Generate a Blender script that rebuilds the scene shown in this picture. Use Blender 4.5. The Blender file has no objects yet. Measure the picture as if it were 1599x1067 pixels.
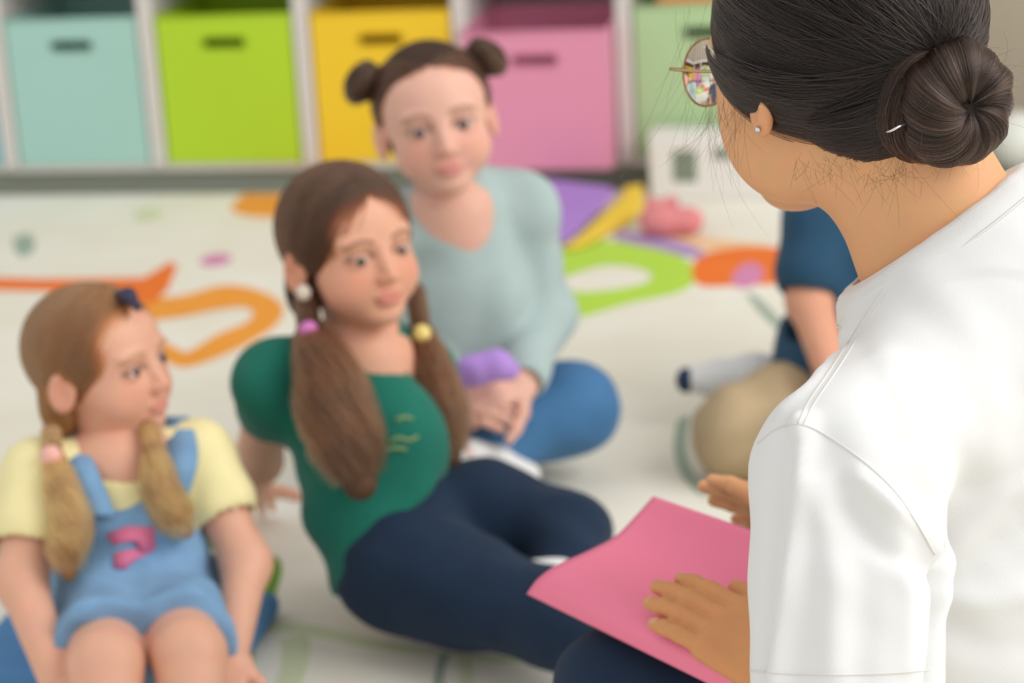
import bpy, math, random
import numpy as np
from mathutils import Matrix, Vector
from mathutils.bvhtree import BVHTree

random.seed(7)
rng = np.random.default_rng(7)
scene = bpy.context.scene
COL = scene.collection

# ------------------------------------------------------------------ camera
W, H, FPX = 1599.0, 1067.0, 3400.0
CAM = np.array([1.981, -4.526, 1.135])
YAW, PIT, ROLL = [math.radians(a) for a in (-10.69, 17.87, -3.11)]
CF = np.array([math.sin(YAW)*math.cos(PIT), math.cos(YAW)*math.cos(PIT), -math.sin(PIT)])
_r = np.array([math.cos(YAW), -math.sin(YAW), 0.0])
_u = np.cross(_r, CF)
CR = math.cos(ROLL)*_r + math.sin(ROLL)*_u
CU = -math.sin(ROLL)*_r + math.cos(ROLL)*_u

cam = bpy.data.cameras.new('camera')
cam_ob = bpy.data.objects.new('camera', cam)
COL.objects.link(cam_ob)
cam_ob.matrix_world = Matrix(((CR[0], CU[0], -CF[0], CAM[0]), (CR[1], CU[1], -CF[1], CAM[1]),
                              (CR[2], CU[2], -CF[2], CAM[2]), (0, 0, 0, 1)))
cam.sensor_fit = 'HORIZONTAL'
cam.sensor_width = 36.0
cam.lens = FPX/W*36.0
cam.clip_start = 0.05
cam.dof.use_dof = True
cam.dof.focus_distance = 1.55
cam.dof.aperture_fstop = 4.7
scene.camera = cam_ob

# ------------------------------------------------------------------ light and exposure
scene.view_settings.view_transform = 'Standard'
scene.view_settings.look = 'None'
scene.view_settings.gamma = 1.0
scene.view_settings.use_curve_mapping = False
scene.view_settings.exposure = 0.0
world = bpy.data.worlds.new('world'); scene.world = world
world.use_nodes = True
world.node_tree.nodes['Background'].inputs[0].default_value = (1.0, 1.0, 0.995, 1)
world.node_tree.nodes['Background'].inputs[1].default_value = 0.86


def area(name, loc, target, sx, sy, power, color):
    l = bpy.data.lights.new(name, 'AREA'); l.shape = 'RECTANGLE'
    l.size, l.size_y, l.energy, l.color = sx, sy, power, color
    o = bpy.data.objects.new(name, l); COL.objects.link(o)
    o.location = loc
    o.rotation_euler = (Vector(target)-Vector(loc)).to_track_quat('-Z', 'Y').to_euler()
    return o


area('window_daylight', (5.0, -3.0, 3.0), (1.5, -2.0, 0.2), 3.4, 2.4, 130, (1.0, 0.985, 0.96))


# ------------------------------------------------------------------ helpers: places
def P(x, y, d):
    """world point seen at photo pixel (x, y) at view depth d (metres)"""
    return CAM + d*(CF + CR*(x-W/2)/FPX - CU*(y-H/2)/FPX)


def G(x, y, z=0.0):
    """world point of pixel (x, y) on the horizontal plane z"""
    r = CF + CR*(x-W/2)/FPX - CU*(y-H/2)/FPX
    return CAM + r*((z-CAM[2])/r[2])


def V(*a):
    return np.array(a, float)


def nrm(v):
    v = np.asarray(v, float)
    return v/np.linalg.norm(v)


def frame(az, pitch=0.0, roll=0.0):
    """columns X (subject's right), Y (forward), Z (up); az 0 looks at -y, positive towards +x"""
    a, p, r = math.radians(az), math.radians(pitch), math.radians(roll)
    fy = np.array([math.sin(a)*math.cos(p), -math.cos(a)*math.cos(p), math.sin(p)])
    x = nrm(np.cross(fy, [0, 0, 1.0]))
    z = np.cross(x, fy)
    x2 = math.cos(r)*x + math.sin(r)*z
    z2 = -math.sin(r)*x + math.cos(r)*z
    return np.stack([x2, fy, z2], axis=1)


def axes(y, zhint):
    """rotation whose Y column is y and Z is near zhint"""
    y = nrm(y); x = nrm(np.cross(y, zhint)); z = np.cross(x, y)
    return np.stack([x, y, z], axis=1)


# ------------------------------------------------------------------ helpers: signed distance bodies
class Sdf:
    """implicit solid: smooth unions of tapered limbs and ellipsoids, meshed with surface nets"""
    def __init__(self, h):
        self.h = h; self.ops = []

    def _add(self, fn, lo, hi, op, k):
        self.ops.append((fn, None if lo is None else np.asarray(lo, float), None if hi is None else np.asarray(hi, float), op, k))
        return self

    def cone(self, a, b, ra, rb, k=0.02, op='u'):
        a = np.asarray(a, float); b = np.asarray(b, float); ab = b-a; L2 = max(ab@ab, 1e-12)

        def fn(X, Y, Z):
            x, y, z = X-a[0], Y-a[1], Z-a[2]
            t = np.clip((x*ab[0]+y*ab[1]+z*ab[2])/L2, 0, 1)
            return np.sqrt((x-t*ab[0])**2+(y-t*ab[1])**2+(z-t*ab[2])**2)-(ra+t*(rb-ra))
        r = max(ra, rb)
        return self._add(fn, np.minimum(a, b)-r, np.maximum(a, b)+r, op, k)

    def chain(self, pts, rad, k=0.02, op='u'):
        for i in range(len(pts)-1):
            self.cone(pts[i], pts[i+1], rad[i], rad[i+1], k, op)
        return self

    def ell(self, c, r, M=None, k=0.02, op='u'):
        c = np.asarray(c, float); r = np.asarray(r, float); M = np.eye(3) if M is None else M

        def fn(X, Y, Z):
            x, y, z = X-c[0], Y-c[1], Z-c[2]
            q = [(x*M[0, i]+y*M[1, i]+z*M[2, i])/r[i] for i in range(3)]
            k0 = np.sqrt(q[0]**2+q[1]**2+q[2]**2)
            k1 = np.sqrt((q[0]/r[0])**2+(q[1]/r[1])**2+(q[2]/r[2])**2)+1e-9
            return k0*(k0-1.0)/k1
        e = np.sqrt(((M*r[None, :])**2).sum(1))
        return self._add(fn, c-e, c+e, op, k)

    def box(self, c, hf, rnd, M=None, k=0.02, op='u'):
        c = np.asarray(c, float); hf = np.asarray(hf, float); M = np.eye(3) if M is None else M

        def fn(X, Y, Z):
            x, y, z = X-c[0], Y-c[1], Z-c[2]
            q = [np.abs(x*M[0, i]+y*M[1, i]+z*M[2, i])-(hf[i]-rnd) for i in range(3)]
            out = np.sqrt(np.maximum(q[0], 0)**2+np.maximum(q[1], 0)**2+np.maximum(q[2], 0)**2)
            return out+np.minimum(np.maximum(q[0], np.maximum(q[1], q[2])), 0)-rnd
        e = (np.abs(M)*hf[None, :]).sum(1)
        return self._add(fn, c-e, c+e, op, k)

    def torus(self, c, axis, R, r, k=0.01, op='u'):
        c = np.asarray(c, float); n = nrm(axis)

        def fn(X, Y, Z):
            x, y, z = X-c[0], Y-c[1], Z-c[2]
            hgt = x*n[0]+y*n[1]+z*n[2]
            rad = np.sqrt(np.maximum(x*x+y*y+z*z-hgt*hgt, 0))
            return np.sqrt((rad-R)**2+hgt**2)-r
        return self._add(fn, c-R-r, c+R+r, op, k)

    def plane(self, p, n, k=0.004):
        """keep the side the normal points away from"""
        p = np.asarray(p, float); n = nrm(n)
        return self._add(lambda X, Y, Z: (X-p[0])*n[0]+(Y-p[1])*n[1]+(Z-p[2])*n[2], None, None, 'i', k)

    def mesh(self):
        h = self.h
        us = [o for o in self.ops if o[3] == 'u']
        lo = np.min([o[1] for o in us], axis=0)-0.02-2*h
        hi = np.max([o[2] for o in us], axis=0)+0.02+2*h
        n = np.ceil((hi-lo)/h).astype(int)+1
        ax = [lo[i]+h*np.arange(n[i]) for i in range(3)]
        f = np.full(n, 1e3, np.float32)
        for fn, l, u, op, k in self.ops:
            if l is None:
                s = [slice(0, n[i]) for i in range(3)]
            else:
                m = k+2.5*h+0.004
                i0 = np.clip(np.floor((l-m-lo)/h).astype(int), 0, n-1)
                i1 = np.clip(np.ceil((u+m-lo)/h).astype(int)+1, 1, n)
                if np.any(i1-i0 < 1): continue
                s = [slice(i0[i], i1[i]) for i in range(3)]
            X, Y, Z = ax[0][s[0]][:, None, None], ax[1][s[1]][None, :, None], ax[2][s[2]][None, None, :]
            d = fn(X, Y, Z).astype(np.float32)
            a = f[s[0], s[1], s[2]]
            if op == 'u':
                e = np.maximum(k-np.abs(a-d), 0)/k
                f[s[0], s[1], s[2]] = np.minimum(a, d)-e*e*k*0.25
            else:
                if op == 's': d = -d
                e = np.maximum(k-np.abs(a-d), 0)/k
                f[s[0], s[1], s[2]] = np.maximum(a, d)+e*e*k*0.25
        return surface_nets(f, lo, h)


def surface_nets(f, lo, h):
    ins = f < 0
    nx, ny, nz = f.shape
    cnt = np.zeros((nx-1, ny-1, nz-1), np.int8)
    for dx in (0, 1):
        for dy in (0, 1):
            for dz in (0, 1):
                cnt += ins[dx:nx-1+dx, dy:ny-1+dy, dz:nz-1+dz]
    act = (cnt > 0) & (cnt < 8)
    ci = np.argwhere(act)
    idx = np.full(act.shape, -1, np.int64)
    idx[act] = np.arange(len(ci))
    acc = np.zeros((len(ci), 3)); num = np.zeros(len(ci))
    corners = [(0, 0, 0), (1, 0, 0), (0, 1, 0), (1, 1, 0), (0, 0, 1), (1, 0, 1), (0, 1, 1), (1, 1, 1)]
    edges = [(0, 1), (2, 3), (4, 5), (6, 7), (0, 2), (1, 3), (4, 6), (5, 7), (0, 4), (1, 5), (2, 6), (3, 7)]
    for a, b in edges:
        ca, cb = np.array(corners[a]), np.array(corners[b])
        pa, pb = ci+ca, ci+cb
        fa = f[pa[:, 0], pa[:, 1], pa[:, 2]].astype(float); fb = f[pb[:, 0], pb[:, 1], pb[:, 2]].astype(float)
        m = (fa < 0) != (fb < 0)
        t = np.zeros(len(ci)); t[m] = fa[m]/(fa[m]-fb[m])
        acc[m] += ca+(cb-ca)*t[m][:, None]
        num[m] += 1
    verts = lo+h*(ci+acc/np.maximum(num, 1)[:, None])
    quads = []
    for axn in range(3):
        o1, o2 = [(1, 2), (2, 0), (0, 1)][axn]
        s0 = [slice(None)]*3; s1 = [slice(None)]*3
        s0[axn] = slice(0, f.shape[axn]-1); s1[axn] = slice(1, f.shape[axn])
        A, B = ins[tuple(s0)], ins[tuple(s1)]
        E = np.argwhere(A != B)
        E = E[(E[:, o1] > 0) & (E[:, o2] > 0) & (E[:, o1] < f.shape[o1]-1) & (E[:, o2] < f.shape[o2]-1)]
        if not len(E): continue
        fl = A[E[:, 0], E[:, 1], E[:, 2]]
        d1 = np.zeros(3, int); d1[o1] = 1
        d2 = np.zeros(3, int); d2[o2] = 1
        q = [E-d1-d2, E-d2, E, E-d1]
        Q = np.stack([idx[c[:, 0], c[:, 1], c[:, 2]] for c in q], axis=1)
        Q[~fl] = Q[~fl][:, ::-1]
        quads.append(Q)
    return verts, np.concatenate(quads)


# ------------------------------------------------------------------ helpers: objects
def link(o, parent=None):
    COL.objects.link(o)
    if parent is not None:
        o.parent = parent
        o.matrix_parent_inverse = parent.matrix_world.inverted()
    return o


def root(name, loc, label, cat, group=None):
    o = bpy.data.objects.new(name, None)
    o.empty_display_size = 0.05
    o.matrix_world = Matrix.Translation(Vector(loc))
    COL.objects.link(o)
    tag(o, label, cat, group)
    return o


def tag(o, label=None, cat=None, group=None, kind=None):
    if label: o['label'] = label
    if cat: o['category'] = cat
    if group: o['group'] = group
    if kind: o['kind'] = kind
    return o


def mesh_ob(name, verts, faces, mat, parent=None, smooth=True, cols=None):
    me = bpy.data.meshes.new(name)
    verts = np.array(verts, np.float32)
    if parent is not None and parent.name.startswith('person'):
        verts[:, 2] = np.maximum(verts[:, 2], 0.0008)
    if isinstance(faces, np.ndarray) and faces.ndim == 2:
        k = faces.shape[1]
        me.vertices.add(len(verts)); me.vertices.foreach_set('co', verts.ravel())
        me.loops.add(faces.size); me.loops.foreach_set('vertex_index', faces.astype(np.int32).ravel())
        me.polygons.add(len(faces))
        me.polygons.foreach_set('loop_start', np.arange(0, faces.size, k, dtype=np.int32))
        me.update(calc_edges=True)
    else:
        me.from_pydata([tuple(map(float, v)) for v in verts], [], [tuple(map(int, f)) for f in faces])
    me.validate()
    me.polygons.foreach_set('use_smooth', np.full(len(me.polygons), smooth))
    if cols is not None:
        at = me.color_attributes.new('Col', 'FLOAT_COLOR', 'POINT')
        c = np.ones((len(verts), 4), np.float32); c[:, :3] = cols
        at.data.foreach_set('color', c.ravel())
    me.materials.append(mat)
    me.update()
    return link(bpy.data.objects.new(name, me), parent)


def merge(parts):
    vs, fs, n = [], [], 0
    for v, f in parts:
        vs.append(v); fs.append(f+n); n += len(v)
    return np.concatenate(vs), np.concatenate(fs)


def boxes(name, specs, mat, parent=None, bevel=0.0, smooth=False):
    """one mesh made of several axis-aligned boxes (lo, hi)"""
    vs, fs = [], []
    for lo, hi in specs:
        b = len(vs)
        for x in (lo[0], hi[0]):
            for y in (lo[1], hi[1]):
                for z in (lo[2], hi[2]):
                    vs.append((x, y, z))
        for q in ((0, 1, 3, 2), (4, 6, 7, 5), (0, 4, 5, 1), (2, 3, 7, 6), (0, 2, 6, 4), (1, 5, 7, 3)):
            fs.append(tuple(b+i for i in q))
    o = mesh_ob(name, vs, fs, mat, parent, smooth)
    if bevel:
        m = o.modifiers.new('bevel', 'BEVEL'); m.width = bevel; m.segments = 3; m.limit_method = 'ANGLE'
    return o


def tube(name, pts, rad, mat, parent=None, sides=8, closed=False):
    """a round tube along a polyline, radius constant or per point"""
    pts = np.asarray(pts, float); n = len(pts)
    rad = np.full(n, rad) if np.isscalar(rad) else np.asarray(rad, float)
    if closed:
        tg = np.roll(pts, -1, 0)-np.roll(pts, 1, 0)
    else:
        tg = np.gradient(pts, axis=0)
    tg /= np.linalg.norm(tg, axis=1)[:, None]+1e-12
    ref = np.array([0.31, 0.22, 0.92])
    u = np.cross(tg, ref); u /= np.linalg.norm(u, axis=1)[:, None]+1e-12
    w = np.cross(tg, u)
    an = np.linspace(0, 2*math.pi, sides, endpoint=False)
    vs = (pts[:, None, :]+rad[:, None, None]*(np.cos(an)[None, :, None]*u[:, None, :]+np.sin(an)[None, :, None]*w[:, None, :])).reshape(-1, 3)
    fs = []
    m = n if closed else n-1
    for i in range(m):
        for j in range(sides):
            a, b = i*sides+j, i*sides+(j+1) % sides
            c, d = ((i+1) % n)*sides+(j+1) % sides, ((i+1) % n)*sides+j
            fs.append((a, b, c, d))
    if not closed:
        fs.append(tuple(range(sides))[::-1]); fs.append(tuple((n-1)*sides+j for j in range(sides)))
    return mesh_ob(name, vs, fs, mat, parent, True)


def uv_ball(name, c, r, mat, parent=None, M=None, n=16):
    M = np.eye(3) if M is None else M
    r = np.full(3, r) if np.isscalar(r) else np.asarray(r, float)
    vs, fs = [], []
    for i in range(n+1):
        th = math.pi*i/n
        for j in range(2*n):
            ph = math.pi*j/n
            q = np.array([math.sin(th)*math.cos(ph), math.cos(th), math.sin(th)*math.sin(ph)])*r
            vs.append(np.asarray(c)+M@q)
    for i in range(n):
        for j in range(2*n):
            a, b = i*2*n+j, i*2*n+(j+1) % (2*n)
            fs.append((a, b, b+2*n, a+2*n))
    return mesh_ob(name, vs, fs, mat, parent, True)


def spline(pts, n=40):
    """Catmull-Rom resampling"""
    p = np.asarray(pts, float)
    p = np.vstack([2*p[0]-p[1], p, 2*p[-1]-p[-2]])
    out = []
    m = len(p)-3
    for t in np.linspace(0, m-1e-6, n):
        i = int(t); s = t-i
        a, b, c, d = p[i:i+4]
        out.append(0.5*((2*b)+(-a+c)*s+(2*a-5*b+4*c-d)*s*s+(-a+3*b-3*c+d)*s**3))
    return np.array(out)


def strands(name, lines, rad, mat, parent, tip=0.35):
    """hair: lines is (N, K, 3); native hair curves"""
    lines = np.asarray(lines, np.float32)
    N, K = lines.shape[:2]
    hc = bpy.data.hair_curves.new(name)
    hc.add_curves([K]*N)
    hc.attributes['position'].data.foreach_set('vector', lines.ravel())
    ra = hc.attributes.get('radius') or hc.attributes.new('radius', 'FLOAT', 'POINT')
    rr = np.full((N, 1), rad) if np.isscalar(rad) else np.asarray(rad).reshape(N, 1)
    prof = np.ones(K); prof[-K//4:] = np.linspace(1, tip, len(prof[-K//4:]))
    ra.data.foreach_set('value', (rr*prof[None, :]).astype(np.float32).ravel())
    hc.materials.append(mat)
    return link(bpy.data.objects.new(name, hc), parent)


# ------------------------------------------------------------------ materials
def lin(c):
    return tuple(((v/255.0)/12.92 if v/255.0 <= 0.04045 else ((v/255.0+0.055)/1.055)**2.4) for v in c)


def mat_base(name):
    m = bpy.data.materials.new(name); m.use_nodes = True
    nt = m.node_tree
    return m, nt, nt.nodes['Principled BSDF']


def N(nt, kind, **kw):
    n = nt.nodes.new(kind)
    for k, v in kw.items(): setattr(n, k, v)
    return n


def mat_plain(name, rgb, rough=0.5, spec=0.5, var=0.06, scale=8.0, bump=0.0, bscale=200.0, sheen=0.0, metal=0.0, stretch=None):
    """principled with a gentle procedural variation of colour and a fine bump"""
    m, nt, b = mat_base(name)
    tc = N(nt, 'ShaderNodeTexCoord')
    src = tc.outputs['Object']
    if stretch:
        mp = N(nt, 'ShaderNodeMapping'); mp.inputs['Scale'].default_value = stretch
        nt.links.new(src, mp.inputs[0]); src = mp.outputs[0]
    no = N(nt, 'ShaderNodeTexNoise'); no.inputs['Scale'].default_value = scale; no.inputs['Detail'].default_value = 4
    nt.links.new(src, no.inputs['Vector'])
    cr = N(nt, 'ShaderNodeMix', data_type='RGBA')
    c = lin(rgb)
    cr.inputs[6].default_value = tuple(v*(1-var) for v in c)+(1,)
    cr.inputs[7].default_value = tuple(min(1, v*(1+var)) for v in c)+(1,)
    nt.links.new(no.outputs['Fac'], cr.inputs[0])
    nt.links.new(cr.outputs[2], b.inputs['Base Color'])
    b.inputs['Roughness'].default_value = rough
    b.inputs['Specular IOR Level'].default_value = spec
    b.inputs['Metallic'].default_value = metal
    if sheen: b.inputs['Sheen Weight'].default_value = sheen
    if bump:
        n2 = N(nt, 'ShaderNodeTexNoise'); n2.inputs['Scale'].default_value = bscale; n2.inputs['Detail'].default_value = 3
        nt.links.new(src, n2.inputs['Vector'])
        bp = N(nt, 'ShaderNodeBump'); bp.inputs['Strength'].default_value = bump; bp.inputs['Distance'].default_value = 0.002
        nt.links.new(n2.outputs['Fac'], bp.inputs['Height'])
        nt.links.new(bp.outputs[0], b.inputs['Normal'])
    return m


def mat_skin(name):
    m, nt, b = mat_base(name)
    at = N(nt, 'ShaderNodeAttribute', attribute_name='Col')
    tc = N(nt, 'ShaderNodeTexCoord')
    no = N(nt, 'ShaderNodeTexNoise'); no.inputs['Scale'].default_value = 60; no.inputs['Detail'].default_value = 5
    nt.links.new(tc.outputs['Object'], no.inputs['Vector'])
    mx = N(nt, 'ShaderNodeMix', data_type='RGBA', blend_type='MULTIPLY')
    mx.inputs[0].default_value = 0.16
    nt.links.new(at.outputs['Color'], mx.inputs[6]); nt.links.new(no.outputs['Color'], mx.inputs[7])
    nt.links.new(at.outputs['Color'], mx.inputs[6])
    g = N(nt, 'ShaderNodeHueSaturation'); g.inputs['Value'].default_value = 1.08
    nt.links.new(mx.outputs[2], g.inputs['Color'])
    nt.links.new(g.outputs[0], b.inputs['Base Color'])
    b.inputs['Roughness'].default_value = 0.5
    b.inputs['Specular IOR Level'].default_value = 0.35
    b.inputs['Subsurface Weight'].default_value = 0.12
    b.inputs['Subsurface Radius'].default_value = (1.0, 0.4, 0.25)
    b.inputs['Subsurface Scale'].default_value = 0.006
    n2 = N(nt, 'ShaderNodeTexNoise'); n2.inputs['Scale'].default_value = 700; n2.inputs['Detail'].default_value = 2
    nt.links.new(tc.outputs['Object'], n2.inputs['Vector'])
    bp = N(nt, 'ShaderNodeBump'); bp.inputs['Strength'].default_value = 0.08; bp.inputs['Distance'].default_value = 0.001
    nt.links.new(n2.outputs['Fac'], bp.inputs['Height']); nt.links.new(bp.outputs[0], b.inputs['Normal'])
    return m


def mat_hair(name, rgb, rough=0.3, var=0.3, gloss=0.5):
    """hair strands: principled hair with a random tint per strand"""
    m = bpy.data.materials.new(name); m.use_nodes = True
    nt = m.node_tree; nt.nodes.remove(nt.nodes['Principled BSDF'])
    hb = N(nt, 'ShaderNodeBsdfHairPrincipled'); hb.parametrization = 'COLOR'
    hb.inputs['Roughness'].default_value = rough
    hb.inputs['IOR'].default_value = 1.45
    hb.inputs['Radial Roughness'].default_value = 0.45
    hi = N(nt, 'ShaderNodeHairInfo')
    mx = N(nt, 'ShaderNodeMix', data_type='RGBA')
    c = lin(rgb)
    mx.inputs[6].default_value = tuple(v*(1-var) for v in c)+(1,)
    mx.inputs[7].default_value = tuple(min(1, v*(1+var*1.6)) for v in c)+(1,)
    nt.links.new(hi.outputs['Random'], mx.inputs[0])
    nt.links.new(mx.outputs[2], hb.inputs['Color'])
    nt.links.new(hb.outputs[0], nt.nodes['Material Output'].inputs[0])
    return m


M = {}
M['skin'] = mat_skin('skin')
M['eye_white'] = mat_plain('eye_white', (205, 196, 192), 0.3, 0.4, 0.02)
M['iris'] = mat_plain('iris', (52, 54, 60), 0.35, 0.5, 0.2, 300)
M['pupil'] = mat_plain('pupil', (12, 11, 12), 0.15, 0.6, 0.0)
M['hair_dark'] = mat_hair('dark_hair', (27, 20, 17), 0.28, 0.85)
M['hair_dark_base'] = mat_plain('dark_hair_base', (20, 15, 12), 0.55, 0.25, 0.3, 60)
M['hair_brown'] = mat_hair('brown_hair', (96, 63, 42), 0.42, 0.5)
M['hair_brown_base'] = mat_plain('brown_hair_base', (86, 60, 42), 0.55, 0.25, 0.4, 40, 0.3, 120, stretch=(1, 1, .25))
M['hair_deep'] = mat_hair('deep_brown_hair', (66, 41, 26), 0.42, 0.45)
M['hair_deep_base'] = mat_plain('deep_brown_hair_base', (58, 39, 28), 0.55, 0.25, 0.4, 40, 0.3, 120, stretch=(1, 1, .25))
M['hair_blond'] = mat_hair('blond_hair', (196, 140, 84), 0.42, 0.35)
M['hair_blond_base'] = mat_plain('blond_hair_base', (146, 102, 60), 0.55, 0.25, 0.4, 40, 0.3, 120, stretch=(1, 1, .25))
M['white_cotton'] = mat_plain('white_cotton', (228, 228, 227), 0.9, 0.15, 0.015, 20, 0.10, 900, 0.1)
M['white_thread'] = mat_plain('white_thread', (222, 221, 216), 0.9, 0.1, 0.02, 200)
M['green_cotton'] = mat_plain('green_cotton', (30, 108, 92), 0.9, 0.15, 0.1, 30, 0.2, 500, 0.1)
M['grey_knit'] = mat_plain('grey_knit', (170, 188, 186), 0.9, 0.15, 0.06, 30, 0.3, 500, 0.15)
M['yellow_cotton'] = mat_plain('yellow_cotton', (240, 228, 172), 0.9, 0.15, 0.05, 30, 0.2, 500, 0.1)
M['blue_cotton'] = mat_plain('blue_cotton', (44, 78, 104), 0.9, 0.15, 0.12, 20, 0.2, 500, 0.1)
M['dark_denim'] = mat_plain('dark_denim', (28, 46, 68), 0.85, 0.2, 0.3, 14, 0.4, 700, 0.05)
M['mid_denim'] = mat_plain('mid_denim', (70, 116, 160), 0.85, 0.2, 0.25, 16, 0.4, 700, 0.05)
M['pale_denim'] = mat_plain('pale_denim', (124, 162, 198), 0.85, 0.2, 0.34, 24, 0.4, 700, 0.05)
M['khaki'] = mat_plain('khaki', (186, 164, 130), 0.9, 0.15, 0.15, 18, 0.3, 500)
M['paper_pink'] = mat_plain('paper_pink', (240, 128, 158), 0.5, 0.3, 0.02, 10, 0.04, 900)
M['gold'] = mat_plain('gold', (196, 168, 118), 0.3, 0.5, 0.05, 50, metal=1.0)
M['silver'] = mat_plain('silver', (220, 220, 222), 0.2, 0.5, 0.02, 50, metal=1.0)


# ------------------------------------------------------------------ the setting
def box_struct(name, lo, hi, mat):
    o = boxes(name, [(lo, hi)], mat); o['kind'] = 'structure'; return o


M['floor'] = mat_plain('floor_vinyl', (150, 150, 136), 0.5, 0.4, 0.08, 3)
M['wall'] = mat_plain('wall_paint', (176, 164, 146), 0.9, 0.2, 0.03, 3, 0.05, 200)
box_struct('floor', (-4, -7, -0.06), (7, 2.4, -0.010), M['floor'])
box_struct('wall_back', (-4, 0.46, -0.01), (7, 0.56, 3.0), M['wall'])

# play rug with faint printed drawings
m, nt, b = mat_base('rug_cream')
tc = N(nt, 'ShaderNodeTexCoord')
no = N(nt, 'ShaderNodeTexNoise'); no.inputs['Scale'].default_value = 5; no.inputs['Detail'].default_value = 3
nt.links.new(tc.outputs['Object'], no.inputs['Vector'])
cr = N(nt, 'ShaderNodeValToRGB')
cr.color_ramp.elements[0].position = 0.3; cr.color_ramp.elements[0].color = lin((231, 225, 208))+(1,)
cr.color_ramp.elements[1].position = 0.7; cr.color_ramp.elements[1].color = lin((237, 234, 222))+(1,)
nt.links.new(no.outputs['Fac'], cr.inputs[0])
nt.links.new(cr.outputs[0], b.inputs['Base Color'])
b.inputs['Roughness'].default_value = 0.85
M['rug'] = m
rug = boxes('play_rug', [((-2.6, -5.2, -0.010), (4.2, -0.02, -0.0006))], M['rug'])
tag(rug, 'cream play rug with bright printed letters covering the floor', 'rug')


def dec(name, px, mat, z=0.0, hole=None, n=60, smooth=True):
    """flat print on the rug, outline given on the floor plane"""
    def ring(p):
        p = [G(x, y, 0.0) for x, y in p]
        p = [np.array([q[0], min(q[1], -0.03), q[2]]) for q in p]
        if smooth:
            p = spline(p+[p[0]], n)[:-1]
        return np.array(p)
    o = ring(px)
    zt = 0.0002+z
    if hole is None:
        vs = [(q[0], q[1], zt) for q in o]+[(q[0], q[1], -0.0006) for q in o]
        k = len(o)
        fs = [tuple(range(k))]+[(i, k+i, k+(i+1) % k, (i+1) % k) for i in range(k)]
    else:
        i_ = ring(hole); k = len(o)
        vs = [(q[0], q[1], zt) for q in o]+[(q[0], q[1], zt) for q in i_]+[(q[0], q[1], -.0006) for q in o]
        fs = [(i, (i+1) % k, k+(i+1) % k, k+i) for i in range(k)]+[(i, 2*k+i, 2*k+(i+1) % k, (i+1) % k) for i in range(k)]
    return mesh_ob(name, vs, fs, mat, rug, False)


def print_mat(n, c): return mat_plain('print_'+n, c, 0.85, 0.2, 0.06, 12)


PR = {k: print_mat(k, c) for k, c in dict(orange=(240, 160, 66), deep_orange=(238, 122, 52), lime=(182, 220, 80), pink=(214, 140, 178),
      pale_green=(210, 216, 180), leaf=(112, 152, 54), purple=(176, 148, 196), sage=(160, 176, 160), peach=(236, 196, 150)).items()}
dec('printed_letter', [(226, 466), (285, 462), (345, 446), (400, 452), (440, 476), (432, 506), (380, 540), (300, 572), (262, 566), (225, 540), (160, 530), (150, 500)], PR['orange'],
    hole=[(246, 500), (290, 494), (340, 484), (380, 480), (396, 490), (380, 506), (340, 522), (296, 548), (280, 546), (250, 530), (230, 520), (232, 508)])
dec('printed_letter', [(-60, 432), (60, 436), (225, 434), (268, 408), (276, 416), (262, 452), (238, 476), (200, 470), (120, 456), (-60, 452)], PR['deep_orange'], 0.0002, smooth=False)
dec('printed_letter', [(862, 392), (930, 376), (1010, 384), (1070, 404), (1088, 432), (1060, 456), (980, 474), (900, 496), (840, 492), (830, 440)], PR['lime'],
    hole=[(905, 425), (940, 415), (980, 416), (1010, 424), (1018, 434), (1000, 444), (960, 452), (910, 456), (885, 450), (880, 435)])
dec('printed_letter', [(1092, 396), (1160, 386), (1225, 388), (1300, 396), (1300, 446), (1220, 444), (1150, 446), (1095, 446), (1080, 424)], PR['deep_orange'], 0.0002)
dec('printed_flower', [(1148, 424), (1165, 412), (1185, 414), (1192, 430), (1178, 446), (1155, 450), (1142, 440)], PR['pink'], 0.0004)
dec('printed_stripe', [(960, 362), (1010, 366), (1070, 380), (1100, 396), (1080, 402), (1020, 388), (965, 376)], PR['purple'], 0.0003)
dec('printed_stripe', [(1000, 366), (1090, 370), (1200, 384), (1200, 392), (1090, 388), (1010, 376)], PR['peach'], 0.0001)
dec('printed_letter', [(358, 325), (385, 300), (420, 284), (470, 280), (520, 300), (520, 340), (440, 340), (380, 336)], PR['orange'])
dec('printed_flower', [(310, 410), (322, 400), (345, 396), (362, 402), (352, 412), (325, 416)], PR['pink'])
dec('printed_leaf', [(385, 900), (405, 878), (428, 868), (440, 885), (434, 915), (420, 945), (400, 935)], PR['leaf'])
dec('printed_leaf', [(380, 1040), (384, 1016), (394, 1012), (396, 1036), (388, 1056)], PR['leaf'])
dec('printed_line', [(395, 985), (470, 990), (560, 1010), (640, 1022), (720, 1030), (800, 1036), (800, 1028), (700, 1020), (600, 1002), (500, 978), (420, 972)], PR['pale_green'])
dec('printed_line', [(440, 1000), (480, 992), (480, 1040), (460, 1080), (430, 1080), (440, 1040)], PR['pale_green'], 0.0002)
dec('printed_line', [(688, 1020), (702, 1022), (694, 1045), (690, 1090), (674, 1090), (680, 1045)], PR['sage'], 0.0002)
dec('printed_line', [(718, 1024), (734, 1026), (734, 1090), (718, 1090)], PR['pale_green'], 0.0002)
dec('printed_line', [(1056, 660), (1075, 650), (1072, 700), (1085, 740), (1110, 765), (1092, 772), (1062, 740), (1052, 700)], PR['sage'])
dec('printed_line', [(1165, 458), (1180, 462), (1210, 490), (1232, 515), (1222, 520), (1190, 492)], PR['sage'], 0.0001)
dec('printed_line', [(20, 372), (45, 365), (55, 385), (40, 400), (25, 395)], PR['sage'])
dec('printed_line', [(210, 330), (240, 325), (255, 335), (235, 345), (212, 342)], PR['pale_green'])
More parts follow.
